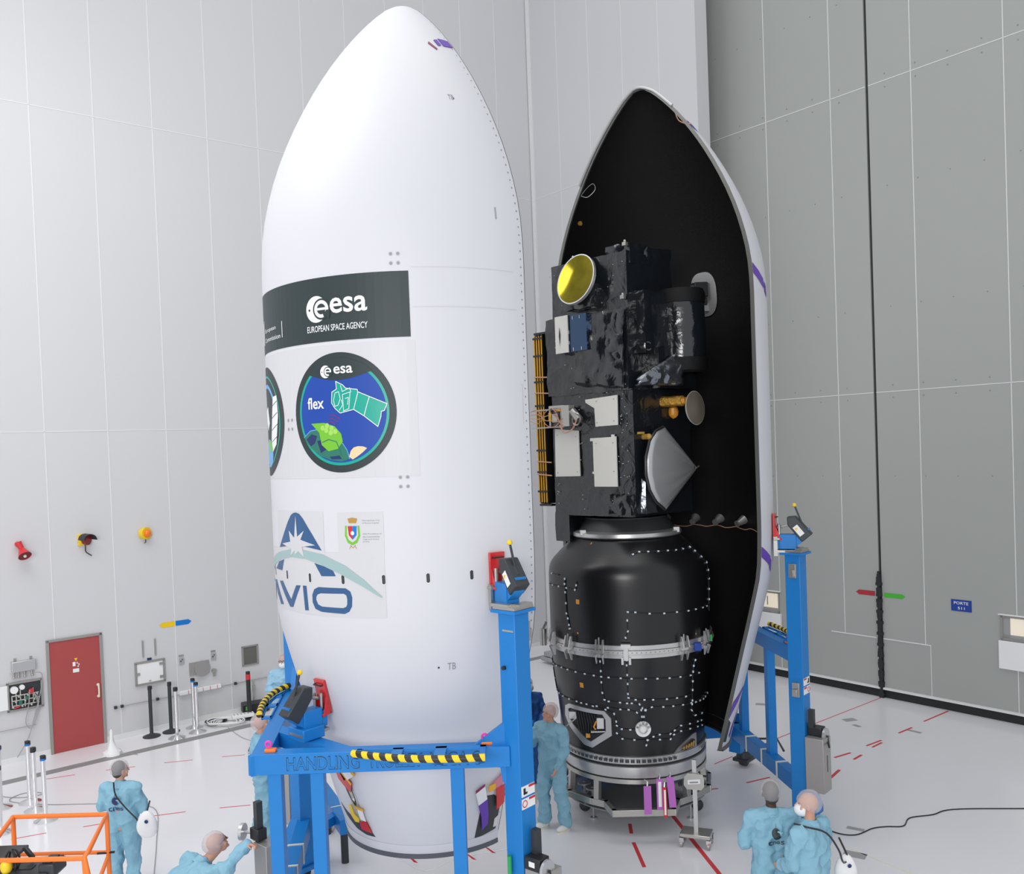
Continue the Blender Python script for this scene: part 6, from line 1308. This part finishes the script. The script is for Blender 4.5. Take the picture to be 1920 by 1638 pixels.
# cables, box, plug strip, bag, leaf litter by the wall
m = MB(); c = V3((-6.0, 18.1, 0)); random.seed(5)
for k in range(7):
    r_ = .17+.02*k; cx_, cy_ = random.uniform(-.07, .07), random.uniform(-.05, .05)
    m.tube([(c.x+cx_+r_*1.25*math.cos(q), c.y+cy_+r_*.8*math.sin(q), .015+.014*k+.01*math.sin(3*q)) for q in [2*PI*i/26 for i in range(26)]], .011, 6, closed=True)
o = tag(m.build('cable_coil', K['label'], off=c), 'coil of white and black cable on the floor by the wall', 'cable')
m = MB()
for k in range(4): m.tube([(c.x-.22+(.16+.02*k)*math.cos(q), c.y+.06+(.10+.02*k)*math.sin(q), .03+.012*k) for q in [2*PI*i/20 for i in range(20)]], .010, 6, closed=True)
m.build('black_cable', K['cable'], o)
t = thing('power_strip', 'white multi socket power strip resting on the cable coil by the wall', 'power strip', (-5.72, 18.33, .075)); m = MB(); m.box((-5.72, 18.33, .11), (.44, .17, .07), (V3((.9, .43, 0)).normalized(), V3((-.43, .9, 0)).normalized(), Zv)); m.build('housing', K['label'], t, bevel=.012)
X_, Y_ = V3((.9, .43, 0)).normalized(), V3((-.43, .9, 0)).normalized()
for i in range(6):
    for j in (-.035, .035): m = MB(); m.cyl(V3((-5.72, 18.33, .143))+X_*(-.17+.068*i)+Y_*j, V3((-5.72, 18.33, .147))+X_*(-.17+.068*i)+Y_*j, .020, n=10); m.build('socket', K['frame'], t)
t = thing('tool_box', 'black tool box with green latches by the left wall', 'box', (-5.64, 18.95, 0)); m = MB(); m.box((-5.64, 18.95, .12), (.56, .26, .2), (V3((.9, .43, 0)).normalized(), V3((-.43, .9, 0)).normalized(), Zv)); m.build('case', K['black'], t, bevel=.02)
m = MB()
for q in (-.19, .19): m.box(V3((-5.64, 18.95, .13))+V3((.9, .43, 0)).normalized()*q-V3((-.43, .9, 0)).normalized()*.135, (.06, .015, .08), (V3((.9, .43, 0)).normalized(), V3((-.43, .9, 0)).normalized(), Zv))
m.build('latch', mat('green_latch', (.06, .45, .05), .5), t)
m = MB(); c = V3((-7.60, 16.50, 0)); m.lathe(c, [(.005, 0), (.17, 0), (.15, .06), (.085, .11), (.04, .26), (.022, .42), (.006, .47)], 24)
for v in m.b.verts: v.co += V3((noise.noise(v.co*9), noise.noise(v.co*9+V3((5, 0, 0))), 0))*.03
tag(m.build('plastic_bag', K['label'], off=c), 'crumpled white plastic bag standing on the grey floor strip', 'bag')
m = MB(); random.seed(9)
for i in range(40):
    x, y = -6.25+random.gauss(0, .13), 18.40+random.gauss(0, .06); a_ = random.uniform(0, PI); m.tube([(x, y, .008), (x+.06*math.cos(a_), y+.06*math.sin(a_), .012+random.random()*.03)], .006, 4)
tag(m.build('litter', mat('lime_plastic', (.55, .65, .06), .6), off=(-6.25, 18.4, 0)), 'scatter of yellow green cable ties on the floor by the wall', 'cable ties', kind='stuff')
# floor cables
def fcable(label, pts, r=.008, mm='cable'):
    m = MB(); m.tube(smoothpath([(x, y, r+.001) for x, y in pts], 6), r, 6); return tag(m.build('floor_cable', K[mm], off=(pts[0][0], pts[0][1], 0)), label, 'cable')
fcable('long dark cable winding across the floor to the right picture edge', [(3.75, 12.9), (4.0, 12.55), (4.2, 12.1), (4.45, 11.98), (4.76, 12.16), (4.97, 12.2), (5.2, 12.2), (5.4, 12.45), (5.76, 12.53), (6.13, 12.68), (7.1, 12.62), (9.5, 12.4)])
fcable('thin grey cable on the floor between the chrome posts and the person with the pouch', [(-9.2, 14.9), (-8.5, 14.55), (-8.1, 14.5), (-7.9, 14.65), (-8.25, 14.68), (-8.3, 14.35), (-7.6, 14.15), (-6.8, 14.1), (-6.2, 14.0), (-5.7, 13.75), (-5.2, 12.5), (-4.7, 11.2), (-4.3, 10.9), (-3.9, 10.0)], .007, 'greytape')
fcable('thin grey cable running from the plastic bag along the floor strip', [(-8.0, 15.9), (-7.75, 16.25), (-7.4, 16.5), (-7.1, 16.42)], .006, 'greytape')
fcable('thin pale cable crossing the floor by the cable coil', [(-5.9, 17.9), (-5.4, 17.2), (-4.9, 16.8), (-4.4, 16.5)], .006, 'greytape')
# rope barrier with red ribbons near the trolley
def ribbon(label, pts, rib):
    t = thing('ribbon_line', label, 'ribbon', (pts[0][0], pts[0][1], 0)); m = MB(); m.tube(smoothpath(pts), .004, 5); m.build('cord', K['label'], t)
    for (x, y, z), dx in rib:
        m = MB(); m.hexa([(x, y, z), (x+.05, y, z-.02), (x+.05+dx, y+.01, z-.10), (x+dx, y+.01, z-.09), (x, y+.006, z), (x+.05, y+.006, z-.02), (x+.05+dx, y+.016, z-.10), (x+dx, y+.016, z-.09)]); m.build('red_ribbon', K['red'], t)
ribbon('cord with red ribbons on the floor under the white fairing', [(-1.75, 11.9, .01), (-1.3, 11.4, .01), (-.9, 11.75, .01), (-.4, 11.9, .01), (.1, 12.1, .02)], [((-1.75, 11.85, .14), .06), ((-1.55, 11.6, .12), .08), ((-.80, 11.6, .13), .10), ((-.55, 11.75, .14), .10), ((.0, 12.0, .14), .05)])
ribbon('cord with red ribbons beside the legs of the technician behind the trolley corner', [(-4.05, 13.4, .7), (-3.98, 13.2, .3), (-3.9, 13.1, .05)], [((-4.0, 13.3, .62), .03), ((-3.97, 13.2, .35), .04), ((-3.93, 13.15, .16), .06)])
# silver trolley stand seen behind the technician
t = thing('equipment_cart', 'small chrome framed cart with wheels behind the technician at the trolley corner', 'cart', (-3.6, 13.6, 0))
m = MB()
for x in (-3.95, -3.2): m.cyl((x, 13.6, .05), (x, 13.6, .32), .015, n=8)
m.tube([(-3.95, 13.6, .3), (-3.2, 13.6, .3), (-3.2, 14.0, .3), (-3.95, 14.0, .3)], .018, 8, closed=True); m.cyl((-3.95, 13.6, .3), (-3.95, 13.6, 1.25), .012, n=8); m.build('frame', K['chrome'], t)
m = MB(); m.box((-3.57, 13.8, .34), (.7, .36, .04)); m.box((-3.5, 13.8, .45), (.3, .2, .18)); m.build('tray', K['alu'], t)
m = MB()
for x in (-3.95, -3.2):
    for y in (13.6, 14.0): m.cyl((x-.015, y, .05), (x+.015, y, .05), .05, n=14)
m.build('wheel', K['rubber'], t)
t = thing('aluminium_column', 'upright grey aluminium column with a black cable seen between the blue trolley legs', 'column', (-3.0, 12.95, 0))
m = MB(); m.box((-3.0, 12.95, 1.3), (.16, .16, 2.4)); m.box((-3.0, 12.95, .06), (.5, .5, .08)); m.build('profile', K['alu'], t); m = MB(); m.tube([(-2.93, 12.85, 2.4), (-2.93, 12.85, .4)], .014, 6); m.build('cable', K['cable'], t)
# sign stand
t = thing('sign_stand', 'wheeled sign stand with a grey octagonal card in front of the rocket stage', 'sign stand', (2.29, 11.88, 0))
bx_ = V3((2.29, 11.88, 0)); X_ = V3((.93, -.37, 0)).normalized(); Y_ = V3((.37, .93, 0)).normalized()
m = MB(); m.box(bx_+Zv*.16, (.40, .26, .05), (X_, Y_, Zv)); m.build('base_plate', K['steel'], t, bevel=.006)
for q in (-.17, .17):
    for r_ in (-.11, .11):
        m = MB(); p = bx_+X_*q*1.05+Y_*r_; m.cyl(p-X_*.015+Zv*.045, p+X_*.015+Zv*.045, .045, n=16); o = m.build('caster', K['cabinet'], t); m = MB(); m.box(p+Zv*.10, (.06, .06, .06), (X_, Y_, Zv)); m.build('caster_fork', K['chrome'], o)
m = MB(); m.box(bx_+Zv*.66, (.055, .04, .98), (X_, Y_, Zv)); m.build('upright', K['alu'], t)
m = MB(); cc = bx_+Zv*.86-Y_*.035; L_ = []
for sx_, sz_ in ((-.085, .115), (.115, .115), (.13, .06), (.13, -.05), (.09, -.10), (-.10, -.10), (-.14, -.05), (-.13, .06)): L_.append(cc+X_*sx_+Zv*sz_)
m.prism(L_, -Y_*.012); m.build('octagonal_card', K['steel'], t)
m = MB(); m.prism([cc-Y_*.014+X_*x+Zv*z for x, z in ((-.085, -.035), (.08, -.01), (.08, .05), (-.085, .025))], -Y_*.002); m.build('paper_label', K['label'], t)
a = Art(lambda x, y, o: cc-Y_*(.018+o)+X_*x+Zv*(y+x*.15), 9); a.poly([(-.06, -.008), (.055, -.008), (.055, .012), (-.06, .012)], K['text'], 0); a.build('printed_line', t)
m = MB(); m.cyl(bx_+X_*.17+Zv*.88, bx_+X_*.17+Zv*1.0, .012, n=8); m.box(bx_+X_*.1+Zv*.94, (.14, .02, .02), (X_, Y_, Zv)); m.build('side_clip', K['black'], t)
# green handled tool at the foot of the post, beige boxes
m = MB(); c = V3((-.02, 8.62, 1.28)); t = thing('green_handled_tool', 'green handled tool clipped to the foot of the near trolley post', 'tool', L1(.74, 1.84, 1.05)); p = L1(.74, 1.84, 1.32)
m.cyl(p, p+Zv*.17, .022, n=12); m.build('handle', K['ledgreen'], t); m = MB(); m.cyl(p-Zv*.14, p, .012, n=8); m.build('shaft', K['alu'], t); m = MB(); m.cyl(p-Zv*.26, p-Zv*.14, .05, .06, 14); m.build('cup', K['black'], t)
# platform seen behind between the halves
t = thing('low_platform', 'low pale platform standing by the back wall between the fairing halves', 'platform', (1.3, 22.2, 0))
m = MB(); m.box((1.25, 21.9, .12), (1.5, .6, .10), (dR, dL, Zv)); m.box((1.0, 22.1, .24), (.7, .4, .12), (dR, dL, Zv)); m.build('deck', K['greytape'], t, bevel=.02)

# ------------------------------------------------------------------ orange lift cage at lower left
CG = thing('lift_cage', 'orange tubular lift basket with grey control console at lower left', 'lift basket', (-4.4, 8.2, .9))
fl, fr, nr, nl = V3((-4.97, 8.63, 2.0)), V3((-4.05, 8.61, 2.0)), V3((-3.83, 7.75, 2.0)), V3((-4.75, 7.77, 2.0))
def dz(p, z): return V3((p.x, p.y, z))
m = MB(); m.tube([fl, fr, fr.lerp(nr, .93), nr-V3((.03, 0, .03)), nr.lerp(dz(nr, 1.0), .2)], .022, 10); m.tube([fr+V3((0, 0, 0)), dz(fr, .95)], .022, 10); m.tube([fl+V3((.0, 0, 0)), dz(fl, .95)], .022, 10)
m.tube([fl, fl.lerp(nl, .93), nl-V3((0, 0, .03))], .022, 10); m.tube([nl-V3((0, .0, .04)), nr-V3((.03, 0, .04))], .022, 10)
m.tube([nr-V3((.03, 0, .05)), dz(nr, .95)], .022, 10); m.tube([nl, dz(nl, .95)], .022, 10); m.build('top_rail', K['orange'], CG)
m = MB(); m.tube([dz(fl, 1.63), dz(fr, 1.63)], .019, 10); m.tube([dz(fr, 1.60), dz(nr, 1.55)], .019, 10); m.tube([dz(fl, 1.6), dz(nl, 1.55)], .019, 10); m.build('mid_rail', K['orange'], CG)
m = MB(); m.hexa([dz(fl, .9), dz(fr, .9), dz(nr, .9), dz(nl, .9), dz(fl, .95), dz(fr, .95), dz(nr, .95), dz(nl, .95)]); m.build('basket_floor', K['dgrey'], CG)
m = MB(); m.tube([dz(fr, 1.63)+V3((-.1, -.02, 0)), dz(fr, 1.63)+V3((.06, 0, .0))], .012, 6); m.build('rail_pin', K['black'], CG)
m = MB(); m.box((-4.43, 7.9, 1.80), (.50, .36, .10)); m.box((-4.20, 7.85, 1.86), (.14, .20, .12)); m.box((-4.47, 7.98, 1.93), (.05, .03, .14), (V3((.8, 0, .6)), V3((0, 1, 0)), V3((-.6, 0, .8)))); m.build('control_console', K['dgrey'], CG, bevel=.02)
m = MB(); m.box((-4.20, 7.80, 1.925), (.08, .06, .012)); m.build('switch_recess', K['black'], CG); m = MB(); m.box((-4.20, 7.89, 1.925), (.08, .06, .012)); m.build('switch_recess', K['black'], CG); m = MB(); m.box((-4.43, 7.85, 1.853), (.14, .08, .01)); m.build('switch_recess', K['black'], CG)
m = MB(); m.box((-4.72, 8.02, 1.90), (.28, .34, .03)); m.build('console_lid', K['dgrey'], CG, bevel=.01)
m = MB(); m.ball((-4.56, 7.78, 1.90), .05, (1, 1, 1.5), 16); m.build('yellow_lamp', K['yellow'], CG)
m = MB(); m.tube([V3((-4.53+.045*math.cos(q), 7.80, 1.93+.10*math.sin(q))) for q in [2*PI*i/18 for i in range(18)]], .010, 6, closed=True); m.tube([V3((-4.515+.045*math.cos(q), 7.83, 1.94+.09*math.sin(q))) for q in [2*PI*i/18 for i in range(18)]], .010, 6, closed=True); m.build('cable_loop', K['black'], CG)
m = MB(); m.box((-4.93, 8.3, 1.72), (.20, .2, .05)); m.box((-4.88, 8.3, 1.76), (.05, .22, .03)); m.build('orange_bracket', K['orange'], CG)
